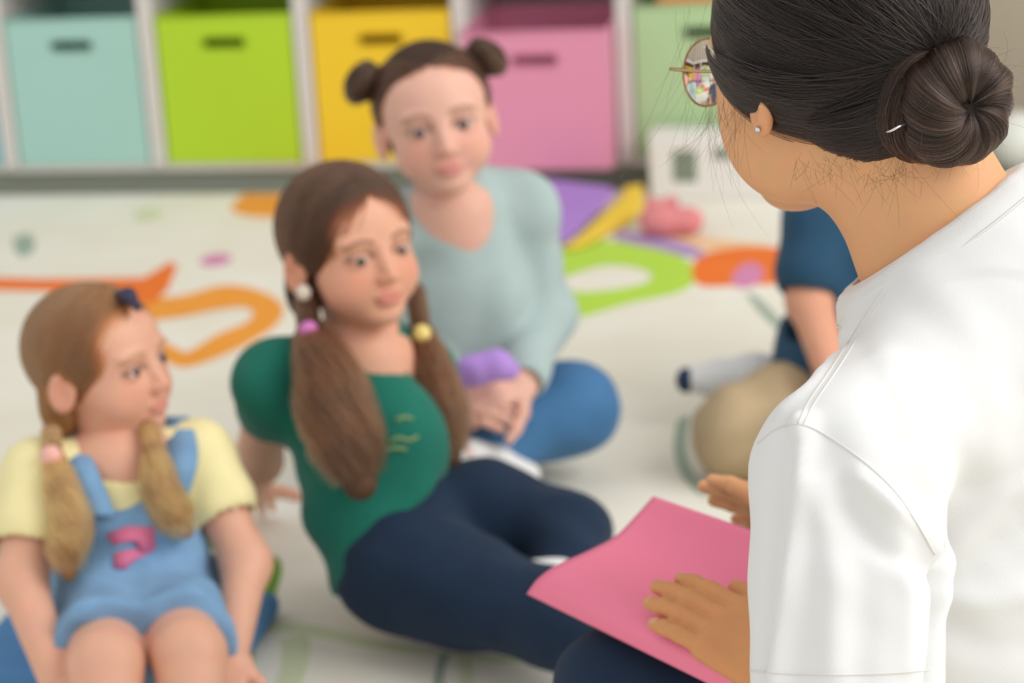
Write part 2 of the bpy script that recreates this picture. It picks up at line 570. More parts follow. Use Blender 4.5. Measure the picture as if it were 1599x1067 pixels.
dec('printed_leaf', [(-20, 840), (0, 830), (20, 850), (14, 890), (-20, 900)], PR['leaf'])
dec('printed_leaf', [(300, 830), (318, 818), (334, 830), (330, 860), (310, 868)], PR['leaf'])

# shelf unit with open bays
M['shelf'] = mat_plain('shelf_laminate', (214, 209, 204), 0.5, 0.4, 0.02)
M['plinth'] = mat_plain('plinth_grey', (158, 164, 150), 0.7, 0.3, 0.05)
SH = root('shelf_unit', (0.7, 0.2, 0), 'long white shelf unit with open bays holding coloured bins', 'shelf')
for k in range(-2, 7):
    x = 0.35*k
    boxes('divider', [((x-0.017, 0.0, 0.06), (x+0.017, 0.42, 0.50))], M['shelf'], SH, 0.002)
boxes('bottom_board', [((-0.717, 0.012, 0.045), (2.117, 0.42, 0.062))], M['shelf'], SH)
boxes('top_board', [((-0.72, -0.002, 0.50), (2.12, 0.42, 0.535))], M['shelf'], SH, 0.002)
boxes('back_panel', [((-0.717, 0.42, 0.045), (2.117, 0.428, 0.535))], M['shelf'], SH)
boxes('plinth', [((-0.70, 0.05, -0.010), (2.10, 0.40, 0.045))], M['plinth'], SH)


def make_bin(k, dy, rgb, label, w=0.305, hgt=0.325, cname=None):
    x0 = 0.35*k+0.175-w/2; x1 = x0+w; z0 = 0.064; z1 = z0+hgt; y0 = 0.004+dy; y1 = y0+0.36; t = 0.006
    mt = mat_plain('bin_'+cname, rgb, 0.42, 0.4, 0.03, 5)
    r = root('storage_bin', ((x0+x1)/2, (y0+y1)/2, z0), label, 'storage bin', 'coloured bins in the shelf')
    xc = (x0+x1)/2; hw = 0.050; sz0, sz1 = z1-0.070, z1-0.044
    boxes('front_panel', [((x0, y0, z0), (xc-hw, y0+t, z1)), ((xc+hw, y0, z0), (x1, y0+t, z1)), ((xc-hw, y0, z0), (xc+hw, y0+t, sz0)), ((xc-hw, y0, sz1), (xc+hw, y0+t, z1))], mt, r)
    # raised lip around the grip slot
    an = np.linspace(0, 2*math.pi, 48, endpoint=False)
    zc = (sz0+sz1)/2; hr = (sz1-sz0)/2
    pts = [(xc+(hw-hr)*(1 if math.cos(a) > 0 else -1)+hr*1.05*math.cos(a), y0-0.001, zc+hr*1.05*math.sin(a)) for a in an]
    tube('grip_rim', pts, 0.003, mt, r, 6, True)
    boxes('side_panel', [((x0, y0+t, z0), (x0+t, y1, z1))], mt, r)
    boxes('side_panel', [((x1-t, y0+t, z0), (x1, y1, z1))], mt, r)
    boxes('back_panel', [((x0+t, y1-t, z0), (x1-t, y1, z1))], mt, r)
    boxes('bottom_panel', [((x0+t, y0+t, z0), (x1-t, y1-t, z0+t))], mt, r)
    tube('rim', [(x0, y0, z1), (x1, y0, z1), (x1, y1, z1), (x0, y1, z1)], 0.004, mt, r, 8, True)
    return r


make_bin(-1, 0, (120, 190, 205), 'pale blue storage bin at the far left end of the shelf', cname='blue')
make_bin(0, 0, (166, 208, 198), 'pale teal storage bin at the left of the shelf', cname='teal')
make_bin(1, 0, (178, 214, 40), 'lime green storage bin between the teal and yellow bins', cname='lime')
make_bin(2, 0, (242, 202, 40), 'yellow storage bin behind the girl with two hair buns', cname='yellow')
make_bin(3, -0.10, (226, 146, 176), 'pink storage bin pulled out of the shelf', w=0.308, hgt=0.292, cname='pink')
make_bin(4, 0, (176, 206, 156), 'pale green storage bin behind the white carton', cname='green')
make_bin(5, 0, (214, 208, 196), 'off white storage bin at the right end of the shelf', cname='white')

# ------------------------------------------------------------------ people: shared anatomy
def head_prims(S, O, Mh, s, neck_to=None, neck_r=0.036, child=True, lid=0.85):
    """skull, face, nose, lips, ears; s scales the 0.20 m template"""
    def L(x, y, z): return O+Mh@(np.array([x, y, z])*s)
    def E(c, r, k=0.02, op='u', M2=None):
        S.ell(L(*c), np.array(r)*s, Mh if M2 is None else M2, k*s, op)
    E((0, -.012, .022), (.073, .088, .078))
    E((0, .030, .026), (.060, .050, .052), 0.03)
    E((0, .026, -.032), (.056, .054, .066), 0.03)
    ez = 1.0 if child else 0.74
    if child:
        E((-.034, .042, -.044), (.028, .028, .027), 0.025); E((.034, .042, -.044), (.028, .028, .027), 0.025)
        E((0, .056, -.084), (.024, .020, .016), 0.02)
    else:
        E((-.038, .034, -.040), (.024, .032, .036), 0.03); E((.038, .034, -.040), (.024, .032, .036), 0.03)
        E((-.040, .008, -.062), (.018, .034, .028), 0.03); E((.040, .008, -.062), (.018, .034, .028), 0.03)
        E((0, .055, -.092), (.025, .022, .018), 0.025)
    # eye sockets, brows
    for sx in (-1, 1):
        E((sx*.030, .087, -.006), (.017, .014, .012), 0.014, 's')
        E((sx*.029, .072, .014), (.020, .010, .006), 0.012)
        E((sx*.030, .0665, -.007), (.0155, .0150, .0132), 0.006)      # lids
        E((sx*.030, .0840, -.0075), (.0125, .011, .0046*lid), 0.003, 's')   # lid opening
        # ear
        Me = Mh@np.array(Matrix.Rotation(math.radians(18*sx), 3, 'Z')@Matrix.Rotation(math.radians(-12), 3, 'X'))
        E((sx*.078, -.010, -.016-.004*(1-ez)*5), (.0075, .019*ez, .029*ez), 0.008, 'u', Me)
        E((sx*.085, -.006, -.014), (.006, .011, .018), 0.006, 's', Me)
    # nose
    S.cone(L(0, .078, .002), L(0, .0935, -.034), .0055*s, .0085*s, .012*s)
    E((-.0085, .086, -.036), (.0062, .0075, .0055), .006); E((.0085, .086, -.036), (.0062, .0075, .0055), .006)
    # mouth
    E((0, .0795, -.0585), (.019, .0085, .0048), .006); E((0, .0780, -.0665), (.0155, .0088, .0055), .006)
    E((0, .0885, -.0622), (.021, .005, .0010), .003, 's')
    if neck_to is not None:
        S.cone(L(0, -.022, -.045), neck_to, neck_r*1.02, neck_r*1.08, 0.03)
    return S


def face_cols(v, O, Mh, s, skin, lip, brow, blush=0.25):
    """true surface colours of a face: lips, brows, rosy cheeks and ears"""
    q = (v-O)@Mh/s
    c = np.tile(np.array(lin(skin)), (len(v), 1))
    def blend(mask, rgb):
        nonlocal c
        mask = np.clip(mask, 0, 1)[:, None]
        c = c*(1-mask)+np.array(lin(rgb))*mask
    rosy = (skin[0]*0.99, skin[1]*0.80, skin[2]*0.76)
    for sx in (-1, 1):
        blend(blush*1.6*np.exp(-(((q[:, 0]-sx*.040)/.022)**2+((q[:, 2]+.036)/.020)**2))*(q[:, 1] > .02), rosy)
        blend(blush*1.6*np.exp(-(((q[:, 0]-sx*.080)/.012)**2+((q[:, 2]+.016)/.03)**2+((q[:, 1]+.01)/.03)**2)), rosy)
        bz = q[:, 2]-(.0165-18.0*(np.abs(q[:, 0])-.030)**2)
        m = np.exp(-(bz/.0032)**4)*(np.abs(np.abs(q[:, 0])-.031) < .0185)*(q[:, 1] > .04)*(q[:, 0]*sx > 0)
        blend(.75*m, brow)
        # lash line
        el = np.sqrt(((q[:, 0]-sx*.030)/.0150)**2+((q[:, 2]+.0055)/.0068)**2)
        m = np.exp(-((el-1)/.22)**2)*(q[:, 1] > .06)*(q[:, 2] > -.009)
        blend(.75*m, (60, 42, 36))
    blend(blush*np.exp(-((q[:, 0]/.012)**2+((q[:, 2]+.034)/.012)**2))*(q[:, 1] > .08), rosy)
    lm = np.exp(-(np.abs(q[:, 0])/.0195)**6-(((q[:, 2]+.0625)/.0085)**4))*(q[:, 1] > .066)
    blend(.62*lm, lip)
    return c


def eyes(O, Mh, s, parent, gaze=(0, 0), iris=None):
    for sx in (-1, 1):
        c = O+Mh@(np.array([sx*.030, .0665, -.007])*s)
        eye = uv_ball('eye', c, .0138*s, M['eye_white'], parent, Mh, 12)
        d = Mh@nrm([gaze[0], 1.0, gaze[1]])
        Mi = axes(d, Mh[:, 2])
        uv_ball('iris', c+d*.0115*s, np.array([.0072, .0030, .0072])*s, iris or M['iris'], eye, Mi, 8)
        uv_ball('pupil', c+d*.0133*s, np.array([.0030, .0016, .0030])*s, M['pupil'], eye, Mi, 6)


def hair_cap(O, Mh, s, grow=.009, h=0.003, extra=None, front=(.070, .074), ear=(.006, -.022), low=-.078, part=None):
    """slicked hair over the skull with a clear hairline"""
    S = Sdf(h)
    def L(x, y, z): return O+Mh@(np.array([x, y, z])*s)
    S.ell(L(0, -.010, .022), np.array([.073+grow*.9, .088+grow, .078+grow])*s, Mh, .01)
    S.ell(L(0, -.030, -.030), np.array([.060, .058, .050])*s, Mh, .03*s)
    a = np.array([0, front[0], front[1]]); b = np.array([0, ear[0], ear[1]])
    d = b-a; n = np.array([0, -d[2], d[1]])
    if n[1] < 0: n = -n
    S.plane(L(*a), Mh@n, .006)
    S.plane(L(0, 0, low), Mh@np.array([0, 0.25, -1.0]), .01)
    # temples: hair is set back at the sides of the forehead
    for sx in (-1, 1):
        S.ell(L(sx*.062, .066, -.004), np.array([.034, .060, .050])*s, Mh, .012*s, 's')
        S.ell(L(sx*.092, .002, -.022), np.array([.022, .024, .032])*s, Mh, .008*s, 's')
    if extra: extra(S, L)
    return S.mesh()


def hand_prims(S, w, d, n, thumb, size=1.0, curl=(0.25, 0.35, 0.3), spread=0.10, thumb_curl=0.3, k=0.006, thumb_out=0.75):
    """w wrist, d towards the fingers, n out of the back of the hand, thumb +1/-1 side along cross(d, n)"""
    d = nrm(d); n = nrm(np.asarray(n)-d*np.dot(n, d)); t = np.cross(d, n)*thumb
    Mp = np.stack([t, d, n], axis=1)
    z = size
    S.box(w+d*.043*z, np.array([.037, .044, .0125])*z, .012*z, Mp, .010*z)
    S.cone(w-d*.03*z, w+d*.015*z, .022*z, .024*z, .02*z)
    offs = [.0255, .0085, -.0085, -.0250]; lens = [.074, .083, .078, .062]; rad = [.0082, .0086, .0081, .0071]
    base = [.084, .088, .085, .078]
    tips = []
    for i in range(4):
        p = w+d*base[i]*z+t*offs[i]*z-n*.001*z
        a = spread*(1.5-i)/1.5
        dirv = nrm(d*math.cos(a)+t*math.sin(a))
        ang = 0.0
        pts = [p-d*.015*z, p]
        for j, fr in enumerate((.45, .30, .25)):
            ang += curl[j]
            q = pts[-1]+(dirv*math.cos(ang)-n*math.sin(ang))*lens[i]*fr*z
            pts.append(q)
        rr = rad[i]*z
        S.chain(pts, [rr*1.15, rr*1.1, rr*1.0, rr*.93, rr*.78], .004*z)
        tips.append((pts[-1], nrm(pts[-1]-pts[-2])))
    # thumb leaves the side of the palm near its base
    p0 = w+d*.022*z+t*.026*z-n*.004*z
    dr = nrm(d*(1-thumb_out*.45)+t*thumb_out-n*.15)
    p1 = p0+dr*.042*z
    dr2 = nrm(dr+d*.35-n*thumb_curl*.5)
    p2 = p1+dr2*.032*z
    p3 = p2+nrm(dr2+d*.25-n*thumb_curl*.4)*.026*z
    S.chain([p0, p1, p2, p3], [.0150*z, .0115*z, .0100*z, .0080*z], .010*z)
    return tips


def wavy_tail(S, pts, rad, k=0.012):
    return S.chain(pts, rad, k)


def tail_strands(path, rad, n, seed, wave=0.004, freq=3.0, K=20, spread=1.0, tip_spread=1.3):
    """loose strands along a pigtail: path (m,3), rad (m,)"""
    r = np.random.default_rng(seed)
    path = spline(path, K); rad = np.interp(np.linspace(0, 1, K), np.linspace(0, 1, len(rad)), rad)
    tg = np.gradient(path, axis=0); tg /= np.linalg.norm(tg, axis=1)[:, None]
    u = np.cross(tg, [0.2, 0.9, 0.3]); u /= np.linalg.norm(u, axis=1)[:, None]; w = np.cross(tg, u)
    th = r.uniform(0, 2*math.pi, n)[:, None]; rr = np.sqrt(r.uniform(.45, 1.05, n))[:, None]
    t = np.linspace(0, 1, K)[None, :]
    tw = th+0.8*t*r.uniform(-1, 1, (n, 1))
    amp = wave*t*r.uniform(.3, 1.0, (n, 1))
    ph = r.uniform(0, 6.28, (n, 1))
    sp = rr*spread*(1+(tip_spread-1)*t**3)
    a = rad[None, :]*sp*np.cos(tw)+amp*np.sin(freq*6.28*t+ph)
    b = rad[None, :]*sp*np.sin(tw)+amp*np.cos(freq*6.28*t+ph)
    end = r.uniform(.82, 1.0, (n, 1))
    tt = t*end*(K-1)
    i0 = np.clip(tt.astype(int), 0, K-2); fr = (tt-i0)[..., None]
    base = path[i0]*(1-fr)+path[i0+1]*fr
    uu, ww = u[i0], w[i0]
    return base+a[..., None]*uu+b[..., None]*ww


def cap_strands(O, Mh, s, starts, end, n, seed, grow=.010, K=14, jitter=.03, c=(0, -.012, .022), r0=(.073, .088, .078)):
    """combed strands from hairline points to a gathering point over the skull ellipsoid (template coordinates)"""
    r = np.random.default_rng(seed)
    c = np.array(c); R = np.array(r0)+grow
    st = spline(np.array(starts, float), 200)
    p = st[r.integers(0, 200, n)]+r.normal(0, jitter*.1, (n, 3))
    a = (p-c)/R; a /= np.linalg.norm(a, axis=1)[:, None]
    e = np.array(end)+r.normal(0, .010, (n, 3))
    b = (e-c)/R; b /= np.linalg.norm(b, axis=1)[:, None]
    om = np.arccos(np.clip((a*b).sum(1), -.999, .999))[:, None, None]
    t = np.linspace(0, 1, K)[None, :, None]
    q = (np.sin((1-t)*om)*a[:, None, :]+np.sin(t*om)*b[:, None, :])/np.sin(om)
    lift = 1+.012*r.uniform(-1, 1, (n, 1, 1))+.010*np.sin(t*3.14)*r.uniform(-1, 1.5, (n, 1, 1))
    q = c+q*R*lift
    return O+(q*s)@Mh.T


def build_body(name, parent, blocks, paint):
    v, f = merge([b.mesh() for b in blocks])
    return mesh_ob(name, v, f, M['skin'], parent, True, paint(v))


def cloth_disp(v, f, amp, seed, freq=28.0, direction=None):
    """soft folds: displace a cloth mesh along its normals by a smooth wave pattern"""
    r = np.random.default_rng(seed)
    fn = np.cross(v[f[:, 2]]-v[f[:, 0]], v[f[:, 3]]-v[f[:, 1]])
    n = np.zeros_like(v)
    for i in range(4): np.add.at(n, f[:, i], fn)
    n /= np.linalg.norm(n, axis=1)[:, None]+1e-12
    d = np.zeros(len(v))
    for i in range(6):
        k = nrm(r.normal(size=3))
        if direction is not None: k = nrm(k-0.8*np.dot(k, nrm(direction))*nrm(direction))
        k2 = r.normal(size=3)*freq*.25
        d += np.sin(v@k*freq*r.uniform(.6, 1.6)+1.3*np.sin(v@k2)+r.uniform(0, 6.28))
    return v+n*(amp*d/6.0*1.8)[:, None]


def vert_normals(v, f):
    fn = np.cross(v[f[:, 2]]-v[f[:, 0]], v[f[:, 3]]-v[f[:, 1]])
    n = np.zeros_like(v)
    for i in range(f.shape[1]): np.add.at(n, f[:, i], fn)
    return n/(np.linalg.norm(n, axis=1)[:, None]+1e-12)


def seg_dist(v, pts):
    """distance of every vertex to a polyline"""
    best = np.full(len(v), 1e3)
    for a, b in zip(pts[:-1], pts[1:]):
        ab = b-a; t = np.clip(((v-a)@ab)/max(ab@ab, 1e-12), 0, 1)
        best = np.minimum(best, np.linalg.norm(v-a-t[:, None]*ab, axis=1))
    return best


def bvh_of(v, f):
    return BVHTree.FromPolygons([tuple(q) for q in v], [tuple(int(i) for i in q) for q in f])


def on_surface(bvh, px, n=30, lift=0.0):
    """points of a line sketched on a surface: first surface point along each sight line"""
    out = []
    for x, y in spline([(a, b, 0) for a, b in px], n)[:, :2]:
        d = nrm(P(x, y, 1.0)-CAM)
        hit, no, _, _ = bvh.ray_cast(Vector(CAM), Vector(d))
        if hit is not None:
            out.append(np.array(hit)+np.array(no)*lift*(1 if np.dot(no, d) < 0 else -1))
    return np.array(out)


SKIN_KID = (220, 164, 136)

# ------------------------------------------------------------------ girl in the green shirt
def girl_green():
    r = root('person', (1.38, -2.15, 0), 'girl in green T-shirt and dark jeans with two long brown pigtails, leaning back', 'person')
    O = P(546, 384, 2.58); Mh = frame(45, 8, -2); s = .93
    nb = P(570, 572, 2.62)
    sR, sL = P(430, 602, 2.58), P(650, 585, 2.69)
    eR, hR = P(402, 720, 2.76), P(392, 798, 2.90)
    pel = P(620, 868, 2.58)
    H_ = Sdf(.0021); head_prims(H_, O, Mh, s, nb, .036, lid=.55)
    B = Sdf(.0045)
    B.cone(O+Mh@V(0, -.02, -.06)*s, nb, .035, .038).cone(sR, sL, .036, .036, .03)
    B.chain([nb, P(575, 720, 2.61), pel], [.062, .066, .074], .03)
    B.chain([sR, eR, hR+V(0, 0, .03)], [.032, .029, .022], .02)
    B.chain([sL, P(670, 690, 2.77), P(640, 770, 2.82)], [.036, .030, .022], .02)
    B.chain([P(630, 888, 2.56), P(715, 918, 2.52), P(880, 972, 2.42), P(1070, 1075, 2.27)], [.060, .050, .038, .030], .03)
    B.chain([P(672, 810, 2.66), P(760, 802, 2.65), P(888, 836, 2.585), P(900, 915, 2.50)], [.054, .046, .034, .027], .03)
    Hh = Sdf(.0025); hand_prims(Hh, hR+V(0, 0, .03), V(-.2, .75, -.35), V(-.1, .1, 1), 1, .72)
    build_body('body', r, [H_, B, Hh], lambda v: face_cols(v, O, Mh, s, SKIN_KID, (205, 108, 104), (128, 92, 68)))
    eyes(O, Mh, s, r, (.15, -.25))
    # hair: centre parting, gathered low at both sides
    def extra(S, L):
        S.ell(L(.064, -.030, -.050), V(.020, .026, .034)*s, Mh, .02); S.ell(L(-.064, -.030, -.050), V(.020, .026, .034)*s, Mh, .02)
    v, f = hair_cap(O, Mh, s, .008, .0028, extra)
    hr = mesh_ob('hair', v, f, M['hair_deep_base'], r)
    st = []
    for sx in (-1, 1):
        hl = [(sx*.002, .070, .072), (sx*.030, .066, .068), (sx*.055, .048, .055), (sx*.070, .025, .030), (sx*.076, .005, .006)]
        mid = [(sx*.002, .070, .072), (sx*.002, .03, .10), (sx*.002, -.03, .11), (sx*.002, -.08, .08), (sx*.002, -.10, .02)]
        st.append(cap_strands(O, Mh, s, hl, (sx*.070, -.030, -.055), 900, 11+sx, .009))
        st.append(cap_strands(O, Mh, s, mid, (sx*.070, -.030, -.055), 1300, 15+sx, .009))
    strands('hair_strands', np.concatenate(st), .00035, M['hair_deep'], hr)
    for path, rad, sd, bead, bcol, tie in (
            ([P(478, 470, 2.565), P(484, 515, 2.55), P(505, 575, 2.515), P(525, 640, 2.49), P(545, 700, 2.48), P(562, 755, 2.475)],
             [.014, .012, .030, .040, .036, .020], 3, P(482, 516, 2.53), (206, 120, 190), 'pink'),
            ([P(648, 455, 2.66), P(658, 515, 2.64), P(672, 580, 2.62), P(688, 650, 2.60), P(700, 712, 2.59)],
             [.012, .010, .022, .027, .016], 4, P(658, 521, 2.62), (232, 212, 130), 'yellow')):
        S = Sdf(.0035); wavy_tail(S, path, rad)
        v, f = S.mesh()
        pt = mesh_ob('pigtail', v, f, M['hair_brown_base'], r)
        strands('pigtail_strands', tail_strands(path, np.array(rad)*1.05, 1500, sd, .010, 2.2), .0004, M['hair_brown'], pt)
        tm = mat_plain('hair_tie_'+tie, bcol, .4, .4, .05)
        uv_ball('hair_tie', bead, V(.0115, .011, .0115), tm, r, None, 10)['label'] = tie+' hair bobble'
    b = uv_ball('hair_tie', P(474, 457, 2.54), V(.009, .008, .010), mat_plain('hair_tie_pearl', (226, 214, 196), .3, .5, .04), r, None, 10)
    b['label'] = 'pearl white hair bobble'
    # T-shirt
    S = Sdf(.0036)
    S.cone(nb+V(0, 0, -.012), P(575, 680, 2.62), .055, .082, .03)
    S.cone(sR, sL, .040, .040, .05)
    S.cone(P(522, 540, 2.62), sR, .034, .040, .03).cone(P(612, 545, 2.66), sL, .034, .040, .03)
    S.chain([P(560, 660, 2.62), P(582, 770, 2.60), pel], [.078, .079, .084], .03)
    S.ell(P(588, 690, 2.57), (.085, .06, .09), None, .03)
    sv = nrm(eR-sR)
    S.chain([sR, sR+sv*.058], [.038, .042], .04)
    S.chain([sL, sL+nrm(P(670, 690, 2.77)-sL)*.07], [.044, .046], .02)
    nd = nrm(O-nb); S.cone(nb-nd*.03, nb+nd*.022, .060, .048, .02)
    S.cone(nb-nd*.06, nb+nd*.09, .042, .042, .004, 's'); S.ell(P(596, 556, 2.565), (.034, .036, .036), None, .006, 's')
    a_, b_, c_ = P(520, 935, 2.6), P(712, 722, 2.6), P(616, 828, 2.9)
    n_ = np.cross(b_-a_, c_-a_); n_ = n_*np.sign(np.dot(n_, P(760, 980, 2.6)-a_))
    S.plane(a_, n_, .004)
    S.cone(sR+sv*.062, sR+sv*.13, .034, .036, .003, 's')
    v, f = S.mesh()
    sh = mesh_ob('tshirt', cloth_disp(v, f, .0042, 5, 62), f, M['green_cotton'], r)
    bv = bvh_of(np.array([q.co[:] for q in sh.data.vertices]), [tuple(p.vertices) for p in sh.data.polygons])
    gm = mat_plain('gold_print', (118, 146, 100), .6, .3, .1, 60)
    for px in ([(608, 690), (622, 684), (638, 688), (652, 682)], [(600, 704), (618, 700), (634, 702)], [(618, 656), (634, 652), (644, 656)]):
        pts = on_surface(bv, px, 12, .0006)
        if len(pts) > 3: tube('shirt_print', pts, .0026, gm, sh, 6)
    # jeans
    S = Sdf(.004)
    S.chain([P(622, 815, 2.61), P(630, 884, 2.56), P(715, 918, 2.52), P(880, 972, 2.42), P(1070, 1075, 2.27)], [.074, .074, .064, .052, .044], .03)
    S.chain([P(672, 810, 2.66), P(760, 802, 2.65), P(888, 836, 2.585), P(900, 915, 2.50)], [.068, .060, .047, .040], .03)
    v, f = S.mesh()
    mesh_ob('jeans', cloth_disp(v, f, .0022, 8, 70), f, M['dark_denim'], r)
    S = Sdf(.003); S.chain([P(895, 912, 2.50), P(860, 915, 2.47), P(832, 905, 2.47)], [.030, .030, .022], .01)
    v, f = S.mesh(); mesh_ob('sock', v, f, M['white_cotton'], r)
    S = Sdf(.003); S.chain([P(1070, 1080, 2.27), P(1120, 1110, 2.22), P(1140, 1080, 2.20)], [.036, .034, .024], .01)
    v, f = S.mesh(); mesh_ob('sock', v, f, M['white_cotton'], r)


girl_green()


# ------------------------------------------------------------------ girl with two buns
def girl_buns():
    r = root('person', (1.36, -1.55, 0), 'girl in grey-green long sleeved top with two hair buns, sitting cross-legged', 'person')
    O = P(679, 184, 2.92); Mh = frame(18, 6, -7); s = .98
    nb = P(706, 330, 2.99)
    sR, sL = P(628, 358, 3.00), P(812, 328, 3.04)
    pel = P(715, 640, 3.12)
    eL, wL = P(850, 490, 3.06), P(822, 588, 2.95)
    H_ = Sdf(.0022); head_prims(H_, O, Mh, s, nb, .037)
    B = Sdf(.0045)
    B.cone(nb, nb+V(0, 0, -.02), .038, .05).cone(sR, sL, .036, .036, .03)
    B.chain([nb, P(715, 480, 3.06), pel], [.066, .074, .082], .03)
    B.chain([sL, eL, wL], [.036, .030, .021], .02)
    B.chain([sR, P(640, 510, 3.04), P(690, 620, 2.96)], [.036, .030, .021], .02)
    B.chain([P(740, 640, 3.10), P(895, 640, 3.04), P(740, 695, 2.98)], [.058, .046, .034], .03)
    B.chain([P(690, 640, 3.10), P(560, 650, 3.06), P(700, 700, 3.0)], [.058, .046, .034], .03)
    h1 = Sdf(.0025); hand_prims(h1, wL, P(752, 618, 2.90)-wL, V(.25, -.6, .6), -1, .76, (.55, .6, .5), .05)
    w2 = P(690, 622, 2.96)
    h2 = Sdf(.0025); hand_prims(h2, w2, P(765, 635, 2.89)-w2, V(-.1, -.75, .5), 1, .74, (.45, .5, .5), .05)
    build_body('body', r, [H_, B, h1, h2], lambda v: face_cols(v, O, Mh, s, (226, 176, 156), (206, 112, 110), (140, 105, 84)))
    eyes(O, Mh, s, r, (.05, -.05))
    def extra(S, L):
        S.ell(L(.066, -.012, .060), V(.020, .024, .022)*s, Mh, .012); S.ell(L(-.066, -.012, .060), V(.020, .024, .022)*s, Mh, .012)
    v, f = hair_cap(O, Mh, s, .007, .0028, extra, front=(.066, .080))
    hr = mesh_ob('hair', v, f, M['hair_deep_base'], r)
    st = []
    for sx in (-1, 1):
        hl = [(sx*.003, .064, .078), (sx*.030, .062, .072), (sx*.055, .045, .055), (sx*.070, .022, .025), (sx*.074, .0, .0), (sx*.07, -.04, -.03), (sx*.04, -.08, -.05), (sx*.003, -.095, -.05)]
        st.append(cap_strands(O, Mh, s, hl, (sx*.068, -.012, .056), 1800, 21+sx, .008))
        bc = O+Mh@V(sx*.088, -.012, .066)*s
        S = Sdf(.0025); S.torus(bc, Mh@V(sx*.75, 0, .6), .016, .015, .01).ell(bc, V(.020, .020, .018), Mh, .015)
        S.cone(O+Mh@V(sx*.066, -.012, .056)*s, bc, .02, .016, .015)
        v, f = S.mesh()
        bn = mesh_ob('hair_bun', v, f, M['hair_deep_base'], r)
        n = 500; th = rng.uniform(0, 6.28, n)[:, None]; t = np.linspace(0, 1, 12)[None, :]
        ph = -2.6+t*4.2; ax = nrm(Mh@V(sx*.75, 0, .6)); u = nrm(np.cross(ax, [.1, .9, .2])); w = np.cross(ax, u)
        ang = th+t*1.3; rad = .016+.0158*np.cos(ph); hh = .0158*np.sin(ph)
        st2 = bc+(rad*np.cos(ang))[..., None]*u+(rad*np.sin(ang))[..., None]*w+hh[..., None]*ax
        strands('bun_strands', st2, .0004, M['hair_deep'], bn)
    strands('hair_strands', np.concatenate(st), .00035, M['hair_deep'], hr)
    # long sleeved top
    S = Sdf(.0038)
    S.cone(nb+V(0, .01, -.012), P(715, 440, 3.06), .062, .088, .03).cone(sR, sL, .046, .046, .04)
    S.cone(P(748, 296, 3.02), sL, .034, .044, .03).cone(P(660, 322, 3.0), sR, .034, .044, .03)
    S.chain([P(715, 440, 3.06), P(715, 540, 3.09), P(716, 620, 3.11)], [.090, .092, .096], .03)
    S.ell(P(718, 470, 3.03), (.10, .075, .11), None, .03)
    S.chain([sL, eL, wL], [.048, .042, .030], .02)
    S.chain([sR, P(640, 510, 3.04), P(690, 620, 2.96)], [.046, .042, .030], .02)
    nd = nrm(O+Mh@V(0, -.03, 0)-nb); S.cone(nb-nd*.03, nb+nd*.026, .066, .052, .02)
    S.cone(nb-nd*.06, nb+nd*.10, .045, .045, .004, 's'); S.ell(P(708, 314, 2.935), (.038, .036, .034), None, .006, 's')
    S.cone(wL+nrm(wL-eL)*-.004, wL+nrm(wL-eL)*.06, .022, .026, .003, 's')
    v, f = S.mesh()
    mesh_ob('long_sleeved_top', cloth_disp(v, f, .0050, 6, 60), f, M['grey_knit'], r)
    S = Sdf(.004)
    S.chain([pel+V(0, 0, .01), P(760, 635, 3.10), P(895, 640, 3.04), P(750, 692, 2.98)], [.095, .078, .060, .046], .03)
    S.chain([P(690, 640, 3.10), P(560, 650, 3.06), P(690, 695, 3.0)], [.076, .060, .046], .03)
    v, f = S.mesh()
    mesh_ob('jeans', cloth_disp(v, f, .0025, 9, 60), f, M['mid_denim'], r)
    S = Sdf(.003); S.chain([P(735, 715, 2.93), P(775, 730, 2.94), P(822, 742, 2.98)], [.026, .027, .019], .01)
    v, f = S.mesh(); mesh_ob('sock', v, f, M['white_cotton'], r)
    # thing in her hands
    t = Sdf(.002)
    t.chain([P(718, 594, 2.868), P(745, 578, 2.862), P(775, 570, 2.862), P(795, 578, 2.868)], [.013, .019, .019, .014], .012)
    t.ell(P(728, 572, 2.86), (.012, .012, .012), None, .008)
    v, f = t.mesh()
    o = mesh_ob('toy', v, f, mat_plain('lilac_plush', (178, 140, 214), .8, .2, .08, 60))
    tag(o, 'small lilac soft toy held by the girl with two buns', 'toy')


girl_buns()


